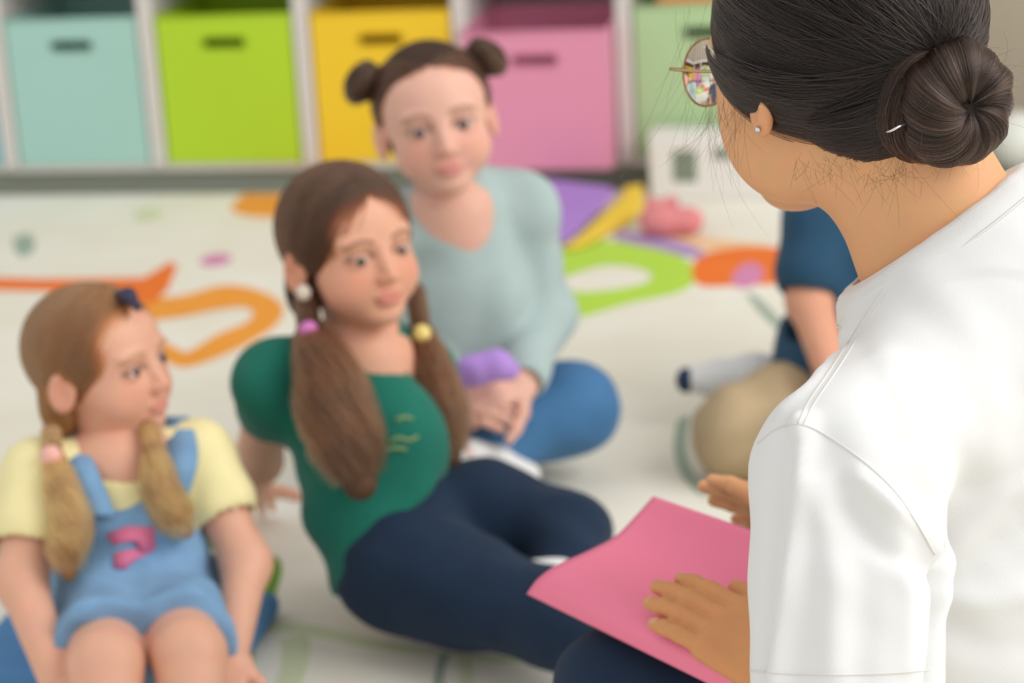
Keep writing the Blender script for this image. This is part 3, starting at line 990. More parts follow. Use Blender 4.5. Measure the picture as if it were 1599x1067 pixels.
# ------------------------------------------------------------------ small girl in the denim pinafore
def girl_pinafore():
    r = root('person', (1.08, -2.28, 0), 'small blond girl in yellow shirt and denim pinafore dress looking to the right', 'person')
    O = P(158, 566, 2.45); Mh = frame(74, 8, 0); s = .85
    nb = P(188, 728, 2.455)
    sR, sL = P(62, 745, 2.42), P(308, 715, 2.50)
    pel = P(205, 935, 2.50)
    eR, wR = P(32, 905, 2.37), P(92, 1070, 2.30)
    eL, wL = P(385, 880, 2.46), P(362, 1020, 2.37)
    H_ = Sdf(.0020); head_prims(H_, O, Mh, s, nb, .033)
    B = Sdf(.0042)
    B.cone(nb, nb+V(0, 0, -.02), .034, .045).cone(sR, sL, .032, .032, .03)
    B.chain([nb, P(195, 830, 2.48), pel], [.055, .062, .07], .03)
    B.chain([sR, eR, wR], [.032, .026, .019], .02); B.chain([sL, eL, wL], [.032, .026, .019], .02)
    kR, kL = P(166, 1040, 2.27), P(296, 1022, 2.29)
    aR, aL = V(kR[0]+.03, kR[1]-.10, .034), V(kL[0]+.03, kL[1]-.10, .034)
    fR, fL = aR+V(.035, -.085, -.012), aL+V(.045, -.080, -.012)
    B.chain([P(165, 955, 2.50), kR, aR, fR], [.050, .039, .027, .020], .006)
    B.chain([P(250, 950, 2.50), kL, aL, fL], [.050, .039, .027, .020], .006)
    h1 = Sdf(.0025); hand_prims(h1, wR, P(120, 1140, 2.25)-wR, V(-.2, -.7, .5), 1, .62)
    h2 = Sdf(.0025); hand_prims(h2, wL, P(345, 1110, 2.30)-wL, V(.3, -.6, .5), -1, .62)
    build_body('body', r, [H_, B, h1, h2], lambda v: face_cols(v, O, Mh, s, (222, 168, 142), (208, 118, 112), (176, 136, 100)))
    eyes(O, Mh, s, r, (.0, .05))
    def extra(S, L):
        S.ell(L(.060, -.040, -.050), V(.020, .026, .034)*s, Mh, .02); S.ell(L(-.060, -.040, -.050), V(.020, .026, .034)*s, Mh, .02)
    v, f = hair_cap(O, Mh, s, .007, .0027, extra, front=(.060, .078), ear=(-.012, -.022))
    hr = mesh_ob('hair', v, f, M['hair_blond_base'], r)
    st = []
    for sx in (-1, 1):
        hl = [(sx*.002, .066, .074), (sx*.030, .062, .068), (sx*.055, .040, .055), (sx*.070, .015, .030), (sx*.076, -.005, .006)]
        mid = [(sx*.002, .066, .074), (sx*.002, .03, .10), (sx*.002, -.03, .11), (sx*.002, -.08, .08), (sx*.002, -.10, .02)]
        st.append(cap_strands(O, Mh, s, hl, (sx*.066, -.042, -.060), 900, 31+sx, .008))
        st.append(cap_strands(O, Mh, s, mid, (sx*.066, -.042, -.060), 1300, 35+sx, .008))
    strands('hair_strands', np.concatenate(st), .00035, mat_hair('dark_blond_hair', (116, 80, 50), .4, .35), hr)
    for path, rad, sd in (([P(80, 672, 2.40), P(82, 712, 2.385), P(98, 765, 2.365), P(112, 820, 2.355), P(105, 860, 2.35), P(108, 895, 2.35)],
                           [.010, .009, .015, .017, .016, .009], 41),
                          ([P(232, 668, 2.42), P(240, 705, 2.40), P(250, 760, 2.395), P(272, 805, 2.40), P(290, 830, 2.41)],
                           [.010, .010, .017, .016, .009], 42)):
        S = Sdf(.003); wavy_tail(S, path, rad, .010); v, f = S.mesh()
        pt = mesh_ob('pigtail', v, f, M['hair_blond_base'], r)
        strands('pigtail_strands', tail_strands(path, np.array(rad)*1.1, 1000, sd, .010, 2.5), .0004, M['hair_blond'], pt)
    uv_ball('hair_tie', P(80, 712, 2.375), V(.012, .011, .012), mat_plain('hair_tie_rose', (236, 178, 166), .5, .4, .04), r, None, 10)['label'] = 'pale pink hair bobble'
    S = Sdf(.0022); S.chain([P(178, 462, 2.43), P(200, 462, 2.40), P(215, 480, 2.39)], [.005, .0085, .005], .006)
    v, f = S.mesh(); mesh_ob('hair_clip', v, f, mat_plain('clip_navy', (44, 40, 66), .4, .5, .05), r)['label'] = 'navy hair clip'
    # yellow short sleeved shirt
    S = Sdf(.0034)
    S.cone(nb+V(0, 0, -.012), P(195, 800, 2.475), .048, .070, .03).cone(sR, sL, .038, .038, .04)
    S.chain([P(195, 790, 2.475), P(200, 900, 2.49)], [.073, .074], .03)
    for a, b in ((sR, eR), (sL, eL)):
        d = nrm(b-a); S.chain([a, a+d*.058], [.040, .044], .02)
        S.cone(a+d*.045, a+d*.11, .034, .034, .003, 's')
    S.ell(P(195, 706, 2.435), (.048, .048, .038), None, .006, 's')
    v, f = S.mesh(); mesh_ob('yellow_shirt', cloth_disp(v, f, .002, 12, 70), f, M['yellow_cotton'], r)
    # denim pinafore: bib, straps and skirt
    S = Sdf(.0034)
    S.chain([P(200, 815, 2.470), P(203, 870, 2.48), P(206, 925, 2.49)], [.077, .083, .092], .03)
    S.chain([P(165, 945, 2.49), kR], [.070, .054], .02)
    S.chain([P(250, 940, 2.50), kL], [.070, .054], .02)
    S.ell(P(205, 950, 2.53), (.115, .10, .055), None, .03)
    S.plane(P(205, 796, 2.40), V(-.02, -.35, 1), .004)
    a_, b_, c_ = P(80, 1010, 2.37), P(340, 965, 2.38), P(215, 1010, 2.34)
    kd = nrm((kR+kL)/2-pel)
    S.plane(pel+kd*.185, kd, .004)
    v, f = S.mesh()
    pin = mesh_ob('pinafore_dress', cloth_disp(v, f, .0060, 14, 75), f, M['pale_denim'], r)
    for pts in ([P(155, 805, 2.39), P(128, 740, 2.395), P(112, 695, 2.43), P(112, 668, 2.48)], [P(262, 790, 2.415), P(282, 720, 2.43), P(276, 665, 2.49), P(268, 650, 2.54)]):
        c = spline(pts, 24)
        wv = nrm(CR)*.020
        vs, fs = [], []
        for i, q in enumerate(c):
            for off, th in ((-1, 0), (1, 0), (1, 1), (-1, 1)):
                vs.append(q+wv*off-CF*.010+CF*.006*th)
        for i in range(len(c)-1):
            for j in range(4):
                fs.append((i*4+j, i*4+(j+1) % 4, i*4+4+(j+1) % 4, i*4+4+j))
        fs += [(3, 2, 1, 0), tuple((len(c)-1)*4+j for j in range(4))]
        mesh_ob('strap', vs, fs, M['pale_denim'], pin)
    # pink applique on the bib
    bvh = BVHTree.FromPolygons([tuple(q) for q in np.array([vv.co[:] for vv in pin.data.vertices])], [tuple(p.vertices) for p in pin.data.polygons])
    am = mat_plain('applique_pink', (226, 122, 158), .8, .2, .08, 80)
    for px in ([(166, 834), (200, 822), (240, 824), (242, 860), (222, 866), (218, 848), (196, 846), (176, 852)], [(178, 864), (206, 858), (236, 862), (206, 878), (196, 890), (178, 888)]):
        ring = []
        for x, y in px:
            d = nrm(P(x, y, 1)-CAM)
            hit = bvh.ray_cast(Vector(CAM), Vector(d))[0]
            ring.append(np.array(hit)-d*.0022 if hit is not None else P(x, y, 2.38))
        ring = np.array(ring); k = len(ring); cen = ring.mean(0)
        vs = list(ring)+[cen-CF*.002]+[q+CF*.004 for q in ring]
        fs = [(i, (i+1) % k, k) for i in range(k)]+[(i, k+1+i, k+1+(i+1) % k, (i+1) % k) for i in range(k)]
        mesh_ob('applique', vs, fs, am, pin)


girl_pinafore()


# ------------------------------------------------------------------ child in the blue shirt, half hidden
def child_blue():
    r = root('person', (1.95, -1.45, 0), 'child in blue T-shirt and khaki trousers sitting half hidden behind the teacher', 'person')
    O = P(1390, 150, 3.05); Mh = frame(-20, 0, 0); s = 1.0
    nb = P(1385, 290, 3.10)
    sR, sL = P(1282, 345, 3.10), P(1510, 305, 3.20)
    pel = P(1370, 600, 3.18)
    eR, wR = P(1266, 470, 3.08), P(1296, 575, 2.98)
    H_ = Sdf(.003); head_prims(H_, O, Mh, s, nb, .037)
    B = Sdf(.005)
    B.cone(nb, nb+V(0, 0, -.02), .04, .05).cone(sR, sL, .036, .036, .03)
    B.chain([nb, P(1380, 450, 3.14), pel], [.066, .074, .082], .03)
    B.chain([sR, eR, wR], [.038, .033, .024], .02); B.chain([sL, P(1510, 480, 3.1), P(1440, 580, 3.0)], [.038, .033, .024], .02)
    h1 = Sdf(.0028); hand_prims(h1, wR, P(1340, 640, 2.92)-wR, V(0, -.6, .6), 1, .75)
    h2 = Sdf(.0028); hand_prims(h2, P(1440, 580, 3.0), P(1390, 640, 2.92)-P(1440, 580, 3.0), V(0, -.6, .6), -1, .75)
    B.chain([pel, P(1160, 672, 3.04), P(1330, 690, 2.95)], [.07, .05, .036], .03)
    B.chain([pel, P(1560, 660, 3.1), P(1400, 640, 3.1), P(1225, 598, 3.19)], [.07, .046, .040, .030], .03)
    build_body('body', r, [H_, B, h1, h2], lambda v: face_cols(v, O, Mh, s, (222, 160, 130), (190, 100, 94), (80, 60, 48)))
    eyes(O, Mh, s, r)
    v, f = hair_cap(O, Mh, s, .010, .004)
    mesh_ob('hair', v, f, M['hair_brown_base'], r)
    S = Sdf(.004)
    S.cone(nb, P(1380, 430, 3.14), .07, .10, .03).cone(sR, sL, .050, .050, .04)
    S.chain([P(1380, 420, 3.14), P(1360, 540, 3.15), P(1340, 575, 3.13)], [.10, .112, .128], .03)
    for a, b in ((sR, eR), (sL, P(1510, 480, 3.1))):
        d = nrm(b-a); S.chain([a, a+d*.075], [.052, .056], .02); S.cone(a+d*.06, a+d*.14, .042, .042, .003, 's')
    S.ell(nb+V(-.01, -.03, .03), (.06, .06, .045), None, .006, 's')
    S.plane(P(1260, 600, 3.05), nrm(-CU*.9+CR*-.1), .004)
    v, f = S.mesh(); mesh_ob('tshirt', cloth_disp(v, f, .003, 16, 55), f, M['blue_cotton'], r)
    S = Sdf(.004)
    S.chain([pel, P(1230, 655, 3.08), P(1152, 676, 3.04), P(1330, 695, 2.95)], [.09, .074, .060, .05], .03)
    S.chain([pel, P(1560, 660, 3.1), P(1400, 640, 3.1), P(1225, 598, 3.19)], [.09, .06, .055, .042], .03)
    v, f = S.mesh(); mesh_ob('trousers', cloth_disp(v, f, .004, 17, 70), f, M['khaki'], r)
    # foot seen beyond the knee
    S = Sdf(.003); S.chain([P(1215, 592, 3.20), P(1178, 590, 3.20), P(1120, 592, 3.21), P(1086, 594, 3.21)], [.032, .034, .026, .020], .016)
    v, f = S.mesh(); so = mesh_ob('sock', v, f, M['white_cotton'], r)
    S = Sdf(.003); S.ell(P(1072, 594, 3.21), (.016, .020, .019), None, .01)
    v, f = S.mesh(); mesh_ob('sock_toe', v, f, mat_plain('navy_toe', (50, 66, 92), .9, .1, .1), so)


child_blue()


# ------------------------------------------------------------------ teacher, seen from behind
def teacher():
    r = root('person', (2.03, -2.95, 0), 'woman in white T-shirt and glasses with dark hair in a low bun, seen from behind', 'person')
    O = P(1309, 85, 1.63); Mh = frame(-137, -6, 0); s = 1.12
    def L(x, y, z): return O+Mh@(np.array([x, y, z], float)*s)
    Mb = frame(-132, 0, 0)
    fw, rt = Mb[:, 1], Mb[:, 0]
    # collar ring: centre cc, axis cn
    A_, C_, E_ = P(1347, 437, 1.635), P(1450, 372, 1.57), P(1556, 292, 1.575)
    cn = nrm(np.cross(C_-A_, E_-A_)); cn = cn*np.sign(cn[2])
    cR = .0714
    cc = C_+nrm((A_+E_)/2-C_)*cR
    nb = cc-cn*.03
    sL = P(1322, 742, 1.505)
    sR = cc+rt*.165+V(0, 0, -.085)+fw*.01
    eL = P(1322, 1150, 1.49)
    wL = P(1236, 1044, 1.695)
    pel = cc+V(0, 0, -.52)-fw*.02
    # --- body
    H_ = Sdf(.0024); head_prims(H_, O, Mh, s, cc-cn*.02, .048, child=False)
    H_.cone(L(0, -.040, -.045), cc-cn*.02, .046, .060, .03)
    H_.cone(L(0, -.060, -.035), cc-cn*.01-fw*.018, .034, .050, .03)
    H_.cone(cc-cn*.02, cc-cn*.05, .056, .046, .02)
    B = Sdf(.005)
    B.cone(nb, nb+V(0, 0, -.08)-fw*.02, .040, .050, .03).cone(sR, sL, .030, .030, .03)
    B.chain([nb+V(0, 0, -.10)-fw*.01, nb+V(0, 0, -.25)-fw*.03, pel], [.07, .085, .10], .03)
    B.chain([sL, eL, wL], [.042, .037, .026], .02)
    wR = P(1330, 880, 1.95)
    B.chain([sR, sR+fw*.10-V(0, 0, .22), wR], [.042, .037, .025], .02)
    kL, kR = P(990, 1098, 1.90), pel+rt*.33+fw*.25-V(0, 0, .05)
    B.chain([pel, kL, kL+rt*.30+fw*.02-V(0, 0, .10)], [.095, .054, .04], .03)
    B.chain([pel, kR, kR-rt*.30+fw*.1-V(0, 0, .08)], [.095, .054, .04], .03)
    hl = Sdf(.0017)
    dl = P(1022, 917, 1.80)-wL
    tips = hand_prims(hl, wL, dl, V(-.25, -.30, .95), 1, .96, (.05, .14, .12), .015, .2, .008, .30)
    hr_ = Sdf(.0018)
    hand_prims(hr_, wR, P(1106, 737, 2.05)-wR, V(.55, .45, .35), -1, .95, (.12, .15, .12), .03, .2, .008, .3)
    SK = (224, 168, 122)

    def paint_t(v):
        c = face_cols(v, O, Mh, s, SK, (186, 104, 92), (50, 36, 30), .15)
        hm = np.clip((.30-np.linalg.norm(v-(wL+nrm(dl)*.09), axis=1))/.15, 0, 1)[:, None]
        return c*(1-hm)+np.array(lin((210, 146, 94)))*hm      # shade and pink bounce light painted into the skin around the left hand
    build_body('body', r, [H_, B, hl, hr_], paint_t)
    eyes(O, Mh, s, r)
    nm = mat_plain('nail', (214, 158, 122), .35, .4, .03)
    for tp, td in tips:
        nn = nrm(V(-.25, -.30, .95)-td*np.dot(V(-.25, -.30, .95), td))
        uv_ball('fingernail', tp+nn*.0048-td*.0035, V(.0042, .0058, .0014), nm, r, np.stack([np.cross(td, nn), td, nn], 1), 8)
    for sx in (-1, 1):
        uv_ball('ear_stud', L(sx*.0860, -.016, -.036), .0024, M['silver'], r, None, 8)['label'] = 'silver ear stud'

    # --- hair drawn back into a bun
    g = .0085
    c0 = np.array([0, -.012, .022])
    S = Sdf(.0026)
    S.ell(L(*c0), (np.array([.073, .088, .078])+g-.003)*s, Mh, .01)
    S.ell(L(0, .030, .026), V(.064, .054, .058)*s, Mh, .02)
    S.ell(L(0, -.045, -.012), V(.067, .057, .058)*s, Mh, .008)
    a = np.array([.080, .066]); b = np.array([.032, -.034])
    S.plane(L(0, a[0], a[1]), Mh@nrm(V(0, a[1]-b[1], -(a[0]-b[0]))), .004)
    S.plane(L(0, .0, -.030), Mh@nrm(V(0, .46, -.88)), .010)
    v, f = S.mesh()
    hair = mesh_ob('hair', v, f, M['hair_dark_base'], r)
    bb = (-.008, -.108, -.022)
    top = []
    for sx in (-1, 1):
        hl_ = [(sx*.001, .082, .068), (sx*.030, .080, .060), (sx*.055, .070, .040), (sx*.068, .058, .012), (sx*.075, .046, -.012), (sx*.080, .032, -.026),
               (sx*.088, .008, -.026), (sx*.082, -.016, -.034)]
        np_ = [(sx*.080, -.016, -.034), (sx*.072, -.042, -.052), (sx*.050, -.068, -.068), (sx*.001, -.082, -.076)]
        top.append(cap_strands(O, Mh, s, hl_, bb, 7500, 51+sx, g+.001, 26, .03))
        top.append(cap_strands(O, Mh, s, np_, bb, 2600, 61+sx, 0, 26, .03, (0, -.045, -.012), (.073, .063, .063)))
    lock = [(-.080, .050, -.006), (-.084, .040, -.012), (-.086, .028, -.014), (-.088, .012, -.012), (-.088, -.004, -.012)]
    top.append(cap_strands(O, Mh, s, lock, bb, 2600, 71, 0, 26, .03, (0, -.012, .020), (.0925, .097, .088)))
    top.append(cap_strands(O, Mh, s, [(x, y+.004, z+.012) for x, y, z in lock], bb, 2200, 72, 0, 26, .05, (0, -.012, .020), (.0925, .097, .088)))
    top = np.concatenate(top)
    strands('hair_strands', top, np.random.default_rng(5).uniform(.00010, .00032, len(top)), M['hair_dark'], hair)
    # bun: a base coil and a twisted top coil
    bc = L(-.005, -.114, -.028)
    ax = nrm(Mh@V(-.06, -1.0, -.12))
    u = nrm(np.cross(ax, Mh[:, 2])); w = np.cross(ax, u)
    b2 = bc-ax*.022+Mh@V(-.008, 0, -.002)
    S = Sdf(.0022)
    S.torus(bc, ax, .0225, .0200, .006).ell(bc-ax*.012, V(.026, .026, .026), None, .010)
    S.torus(b2, ax, .0270, .0140, .004)
    v, f = S.mesh()
    bun = mesh_ob('hair_bun', v, f, M['hair_dark_base'], r)
    q = np.random.default_rng(77)
    n, K = 6500, 28
    th = q.uniform(0, 6.28, (n, 1)); t = np.linspace(0, 1, K)[None, :]
    cl = np.sin(th*5)*.0014+np.sin(th*11+1)*.0010
    ph = -1.9+t*(4.75+q.normal(0, .1, (n, 1)))
    ang = th+t*1.25
    rr = .0216+cl*np.clip(t*3, 0, 1)+q.normal(0, .0005, (n, 1))
    rad = np.maximum(.0225+rr*np.cos(ph), .0004); hh = rr*np.sin(ph)
    st = bc+(rad*np.cos(ang))[..., None]*u+(rad*np.sin(ang))[..., None]*w+hh[..., None]*ax
    n2 = 3500
    th = q.uniform(0, 6.28, (n2, 1)); ph = q.uniform(-1.2, 1.9, (n2, 1))+.9*(t-.5)*q.uniform(.2, 1, (n2, 1))
    ang = th-t*1.5
    rr = .0150+np.sin(ph*6+th*2)*.0012+q.normal(0, .0006, (n2, 1))
    rad = .0270+rr*np.cos(ph); hh = rr*np.sin(ph)
    st2 = b2+(rad*np.cos(ang))[..., None]*u+(rad*np.sin(ang))[..., None]*w+hh[..., None]*ax
    strands('bun_strands', np.concatenate([st, st2]), q.uniform(.00012, .00030, n+n2), mat_hair('bun_hair', (42, 28, 21), .28, .8), bun)
    # frizz around bun, nape and temple
    fz = []
    K = 12; t = np.linspace(0, 1, K)[:, None]
    for i in range(380):
        k = q.uniform()
        if k < .34:      # bun halo
            a_ = q.uniform(0, 6.28); p0 = bc+(u*math.cos(a_)+w*math.sin(a_))*q.uniform(.0, .042)+ax*q.uniform(.0, .02)
            d0 = nrm((u*math.cos(a_)+w*math.sin(a_))*q.uniform(.3, 1)+ax*q.uniform(.0, 1)+q.normal(0, .4, 3)); ln = q.uniform(.008, .030)
        elif k < .86:    # nape
            x = q.uniform(-.080, .02); yy = -.084+.9*max(0, -x-.035); p0 = L(x, yy, -.058-.014*q.uniform()+.35*max(0, -x-.05))
            d0 = nrm(Mh@V(-.2+q.normal(0, .5), -.25+q.normal(0, .35), -.8)); ln = q.uniform(.004, .012) if q.uniform() < .55 else q.uniform(.012, .030)
        else:            # in front of the ear
            p0 = L(-.080, q.uniform(.0, .045), q.uniform(-.03, -.010)); d0 = nrm(Mh@V(-.2+q.normal(0, .12), .1+q.normal(0, .3), -1)); ln = q.uniform(.015, .055)
        bend = q.normal(0, .35, 3)
        fz.append(p0+(d0*t+bend*t*t)*ln)
    for i in range(14):   # long loose wisps by the face
        p0 = L(-.066+q.normal(0, .004), q.uniform(.050, .078), q.uniform(-.01, .05))
        d0 = nrm(Mh@V(-.05+q.normal(0, .08), .15+q.normal(0, .2), -1.0)); ln = q.uniform(.05, .13); bend = Mh@V(q.normal(0, .15), q.normal(.1, .25), 0)
        fz.append(p0+(d0*t+bend*t*t+.03*np.sin(t*6+q.uniform(0, 6))*rt)*ln)
    strands('loose_strands', np.array(fz), .00007, M['hair_dark'], hair)
    tube('hairpin', spline([P(1384, 206, 1.500), P(1392, 204, 1.494), P(1403, 198, 1.494), P(1413, 193, 1.500)], 12), .0009, M['silver'], hair, 6)
    tube('hairpin', spline([P(1460, 92, 1.508), P(1466, 91, 1.504), P(1472, 96, 1.508)], 8), .0008, M['silver'], hair, 6)

    # --- white T-shirt
    S = Sdf(.0032)
    S.cone(cc-cn*.030, cc+cn*.03, .0735, .0722, .02)
    S.cone(cc-cn*.066-fw*.012, sL, .062, .060, .05)
    S.cone(cc-cn*.075, sR, .080, .060, .06)
    S.chain([cc-cn*.10-fw*.01, cc+V(0, 0, -.28)-fw*.03, pel], [.105, .130, .15], .06)
    S.cone(cc+rt*.08+V(0, 0, -.17), cc+rt*.07+V(0, 0, -.42), .12, .13, .05)
    sv = nrm(eL-sL)
    S.cone(sL, sL+sv*.07, .062, .066, .025).cone(sL+sv*.07, sL+sv*.30, .066, .0665, .008)
    S.chain([sR, sR+fw*.06-V(0, 0, .14)], [.062, .066], .03)
    S.plane(cc, cn, .003)
    S.plane(pel+V(0, 0, .03), V(0, 0, -1), .004)
    S.cone(cc-cn*.06, cc+cn*.06, .0675, .0695, .003, 's')
    hem = P(1310, 1062, 1.50)
    S.cone(hem+sv*.082, hem+sv*.40, .082, .082, .003, 's')
    v, f = S.mesh()
    bv = bvh_of(v, f)
    nv = vert_normals(v, f)
    disp = np.zeros(len(v))
    for px, amp, wd in (
            ([(1252, 664), (1244, 800), (1228, 940), (1214, 1064)], .0065, .009),
            ([(1238, 700), (1222, 820), (1204, 960), (1196, 1060)], -.0040, .010),
            ([(1290, 690), (1330, 800), (1350, 920), (1345, 1050)], -.0022, .014),
            ([(1470, 884), (1440, 835), (1395, 790), (1340, 745)], .0032, .008),
            ([(1468, 900), (1425, 880), (1370, 850), (1320, 800)], -.0030, .009),
            ([(1476, 880), (1510, 830), (1560, 780), (1599, 760)], .0034, .012),
            ([(1482, 900), (1530, 870), (1599, 830)], -.0030, .012),
            ([(1475, 930), (1530, 940), (1599, 930)], .0026, .012),
            ([(1470, 870), (1466, 960), (1458, 1066)], -.0100, .007),
            ([(1370, 560), (1430, 640), (1460, 760), (1466, 850)], .0030, .016),
            ([(1420, 600), (1480, 680), (1510, 760)], -.0026, .014),
            ([(1330, 520), (1380, 600), (1400, 680)], -.0020, .012),
            ([(1440, 430), (1500, 500), (1540, 600), (1560, 720)], .0024, .020),
            ([(1480, 980), (1540, 1010), (1599, 1010)], -.0024, .014),
            ([(1270, 760), (1300, 880), (1300, 1040)], .0020, .010),
            ([(1390, 800), (1420, 920), (1420, 1040)], .0022, .010),
            ([(1225, 640), (1275, 590), (1320, 520)], .0020, .006)):
        pts = on_surface(bv, px, 16)
        if len(pts) > 1:
            disp += 1.7*amp*np.exp(-(seg_dist(v, pts)/wd)**2)
    v = v+nv*disp[:, None]
    v = cloth_disp(v, f, .0007, 22, 120)
    sh = mesh_ob('tshirt', v, f, M['white_cotton'], r)
    bv = bvh_of(v, f)
    # collar band around the neck
    e1 = nrm(np.cross(cn, [0.3, 0.2, 1.0])); e2 = np.cross(cn, e1)
    vs, fs, nth, nj = [], [], 96, 5
    for i in range(nth):
        a_ = 2*math.pi*i/nth; dr = e1*math.cos(a_)+e2*math.sin(a_)
        for j in range(nj):
            o_ = cc-cn*(.0015+.0155*j/(nj-1))
            hit = bv.ray_cast(Vector(o_+dr*.30), Vector(-dr))[0]
            rad = .074 if hit is None else min(np.linalg.norm(np.array(hit)-o_), .098)
            vs.append(o_+dr*(rad+(.0016 if 0 < j < nj-1 else .0008)))
    for i in range(nth):
        for j in range(nj-1):
            fs.append((i*nj+j, i*nj+j+1, ((i+1) % nth)*nj+j+1, ((i+1) % nth)*nj+j))
    vs = np.array(vs)
    band = mesh_ob('collar', vs, fs, mat_plain('rib_cotton', (225, 225, 223), .9, .12, .02, 60, .12, 600), sh)
    tube('collar_edge', [cc-cn*.0012+(e1*math.cos(a_)+e2*math.sin(a_))*.0708 for a_ in np.linspace(0, 2*math.pi, 80, endpoint=False)], .0019, M['white_cotton'], band, 8, True)
    for k, row in enumerate((vs[nj-1::nj], )):
        tube('seam', row+(row-cc)*.010, .0008, M['white_thread'], band, 6, True)
    for px in ([(1386, 456), (1357, 500), (1314, 568), (1272, 630), (1254, 664)], [(1378, 452), (1349, 496), (1306, 564), (1264, 626), (1246, 662)],
               [(1184, 692), (1215, 669), (1250, 663), (1290, 680), (1345, 718), (1395, 765), (1430, 815), (1460, 866)],
               [(1166, 1047), (1230, 1052), (1310, 1054), (1390, 1052), (1452, 1046)]):
        pts = on_surface(bv, px, 50, .0002)
        if len(pts) > 3: tube('seam', pts, .0007, M['white_thread'], sh, 6)
    # --- jeans
    S = Sdf(.004)
    S.cone(pel+V(0, 0, .06), pel, .125, .135, .03)
    S.chain([pel, kL, kL+rt*.30+fw*.02-V(0, 0, .10)], [.13, .066, .055], .03)
    S.chain([pel, kR, kR-rt*.30+fw*.1-V(0, 0, .08)], [.13, .066, .055], .03)
    v, f = S.mesh()
    mesh_ob('jeans', cloth_disp(v, f, .003, 23, 60), f, M['dark_denim'], r)

    # --- glasses
    gl = root('glasses', L(0, .095, 0), 'thin gold wire glasses worn by the woman', 'glasses')
    lm = bpy.data.materials.new('lens_glass'); lm.use_nodes = True
    bs = lm.node_tree.nodes['Principled BSDF']
    bs.inputs['Transmission Weight'].default_value = 1.0; bs.inputs['Roughness'].default_value = 0.0; bs.inputs['IOR'].default_value = 1.12
    bs.inputs['Base Color'].default_value = (1, 1, 1, 1)
    for sx in (-1, 1):
        an = np.linspace(0, 2*math.pi, 40, endpoint=False)
        cx, cy, cz, rr = sx*.033, .103, -.010, .0235
        ring = [L(cx+rr*math.cos(a)*1.05, cy-.006*(math.cos(a)*sx*.5+.5)**2, cz+rr*math.sin(a)) for a in an]
        tube('rim', ring, .0009, M['gold'], gl, 8, True)
        cen = L(cx, cy+.001, cz); nn = Mh[:, 1]*.0016
        rg = np.array(ring)
        vs = list(cen+(rg-cen)*.99)+list(cen+(rg-cen)*.99+nn)+[cen, cen+nn*.7]
        k = 40
        fs = [(i, (i+1) % k, k+(i+1) % k, k+i) for i in range(k)]+[((i+1) % k, i, 2*k) for i in range(k)]+[(k+i, k+(i+1) % k, 2*k+1) for i in range(k)]
        mesh_ob('lens', vs, fs, lm, gl)
        tube('temple', spline([L(sx*.058, .097, -.004), L(sx*.070, .094, -.002), L(sx*.0735, .06, -.002), L(sx*.0745, .0, -.002), L(sx*.0745, -.022, -.012)], 30), .0013, M['gold'], gl, 8)
    tube('bridge', spline([L(-.010, .104, -.004), L(0, .108, -.001), L(.010, .104, -.004)], 12), .0009, M['gold'], gl, 8)


teacher()


# ------------------------------------------------------------------ pink sheet on her lap
def pink_sheet():
    edge = spline([P(1020, 775, 2.00), P(992, 806, 2.00), P(960, 838, 1.985), P(915, 862, 1.95), P(870, 882, 1.925), P(840, 904, 1.922), P(822, 928, 1.94)], 40)
    far = P(1290, 868, 1.80)-P(1020, 775, 2.00)
    near = P(1210, 1120, 1.68)-P(822, 928, 1.94)
    vs, n = [], 30
    for i, e in enumerate(edge):
        a = i/(len(edge)-1)
        d = far*(1-a)+near*a
        for j in range(n+1):
            b = j/n
            sag = -.010*math.sin(b*math.pi)*(1-abs(2*a-1))
            vs.append(e+d*b+V(0, 0, sag))
    fs = []
    for i in range(len(edge)-1):
        for j in range(n):
            fs.append((i*(n+1)+j, (i+1)*(n+1)+j, (i+1)*(n+1)+j+1, i*(n+1)+j+1))
    o = mesh_ob('paper_sheet', vs, fs, M['paper_pink'])
    mo = o.modifiers.new('thickness', 'SOLIDIFY'); mo.thickness = .0008
    tag(o, 'bright pink curved sheet of card lying on the lap of the woman', 'paper')


pink_sheet()


# ------------------------------------------------------------------ things at the back of the room
def slab(name, px, z0, z1, th, mat, label, cat):
    """soft foam sheet: outline given by (x, y) pixels with a height for each corner, real thickness"""
    ring = np.array([G(x, y, z) for (x, y), z in zip(px, z0)])
    n = nrm(np.cross(ring[1]-ring[0], ring[2]-ring[0]))
    if n[2] < 0: n = -n
    k = len(ring)
    vs = list(ring)+list(ring-n*th)
    fs = [tuple(range(k)), tuple(range(k, 2*k))[::-1]]+[(i, k+i, k+(i+1) % k, (i+1) % k) for i in range(k)]
    o = mesh_ob(name, vs, fs, mat, None, False)
    m_ = o.modifiers.new('bevel', 'BEVEL'); m_.width = th*.4; m_.segments = 2
    return tag(o, label, cat)


FOAM = {k: mat_plain('foam_'+k, c, .8, .2, .04, 20) for k, c in dict(purple=(172, 132, 206), yellow=(236, 202, 72)).items()}
slab('foam_mat', [(838, 276), (955, 291), (960, 300), (893, 364), (866, 382), (820, 372)], [.050, .050, .045, .016, .014, .014], 0, .012, FOAM['purple'],
     'purple foam mat lying before the pink bin', 'foam mat')
slab('foam_mat', [(975, 290), (1004, 286), (1006, 318), (985, 342), (905, 382), (880, 384), (905, 366), (972, 302)], [.034, .034, .022, .014, .014, .014, .014, .028], 0, .012, FOAM['yellow'],
     'yellow foam strip lying beside the purple mat', 'foam mat')
S = Sdf(.003)
S.ell(G(1030, 345, .03), (.042, .034, .032), None, .02).ell(G(1072, 345, .028), (.034, .03, .028), None, .02).ell(G(1020, 322, .05), (.018, .018, .018), None, .015).ell(G(1048, 318, .05), (.016, .016, .016), None, .015)
v_, f_ = S.mesh()
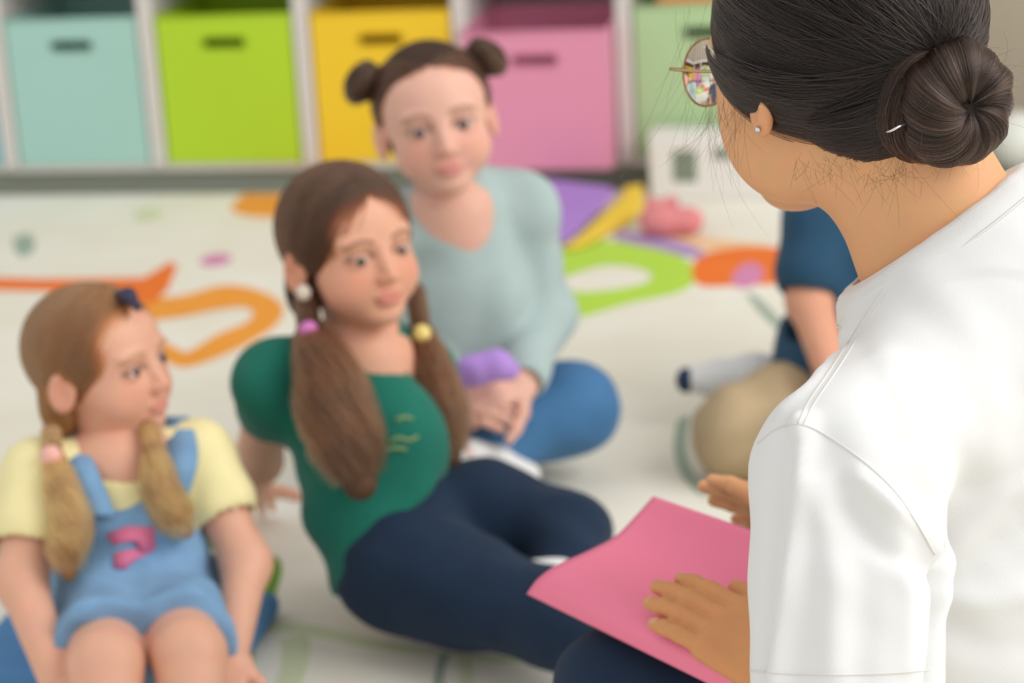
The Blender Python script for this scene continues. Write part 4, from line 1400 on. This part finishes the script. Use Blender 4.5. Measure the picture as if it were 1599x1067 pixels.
o_ = mesh_ob('plush_toy', v_, f_, mat_plain('plush_pink', (222, 138, 142), .9, .1, .25, 30, .4, 200))
tag(o_, 'small pink plush toy lying before the white carton', 'toy')

# white carton with dark print
ca = G(1015, 312, 0); cb = G(1218, 316, 0)
ct = root('carton', ((ca[0]+cb[0])/2, ca[1]+.06, 0), 'white carton with dark printed panel before the pale green bin', 'carton')
M['carton'] = mat_plain('carton_white', (228, 225, 219), .6, .3, .03)
M['carton_print'] = mat_plain('carton_print', (128, 138, 120), .6, .3, .25, 60)
x0, x1, yy = ca[0], cb[0]+.02, ca[1]
boxes('body', [((x0, yy, -0.0005), (x1, yy+.09, .135))], M['carton'], ct, .006)
wd = x1-x0
boxes('printed_panel', [((x0+wd*.17, yy-.0008, .038), (x0+wd*.34, yy+.001, .105))], M['carton_print'], ct)
boxes('printed_line', [((x0+wd*.46, yy-.0008, .086), (x0+wd*.82, yy+.001, .108))], M['carton_print'], ct)
boxes('flap', [((x0+.004, yy+.004, .135), (x1-.004, yy+.044, .1375))], M['carton'], ct)
boxes('flap', [((x0+.004, yy+.046, .135), (x1-.004, yy+.086, .1375))], M['carton'], ct)

bl = uv_ball('ball', G(1592, 268, 0)+V(0, 0, .065), .065, mat_plain('ball_white', (224, 226, 218), .5, .4, .03))
tag(bl, 'white ball lying by the wall at the right edge', 'ball')

# cushion under the small girl
S = Sdf(.004)
S.box(V(1.06, -2.27, .016), (.165, .12, .016), .014, None, .01)
v_, f_ = S.mesh()
o_ = mesh_ob('floor_cushion', v_, f_, mat_plain('cushion_blue', (92, 138, 186), .9, .15, .12, 30, .3, 300))
tag(o_, 'blue floor cushion under the small blond girl', 'cushion')

S = Sdf(.003)
S.box(V(1.545, .10, .375), (.085, .05, .035), .012, np.array(Matrix.Rotation(math.radians(8), 3, 'Z')), .01).ell(V(1.50, .09, .405), (.03, .03, .02), None, .02)
v_, f_ = S.mesh()
o_ = mesh_ob('soft_block', v_, f_, mat_plain('block_orange', (228, 150, 84), .8, .2, .08, 40))
tag(o_, 'orange soft block peeking out of the pale green bin', 'toy')
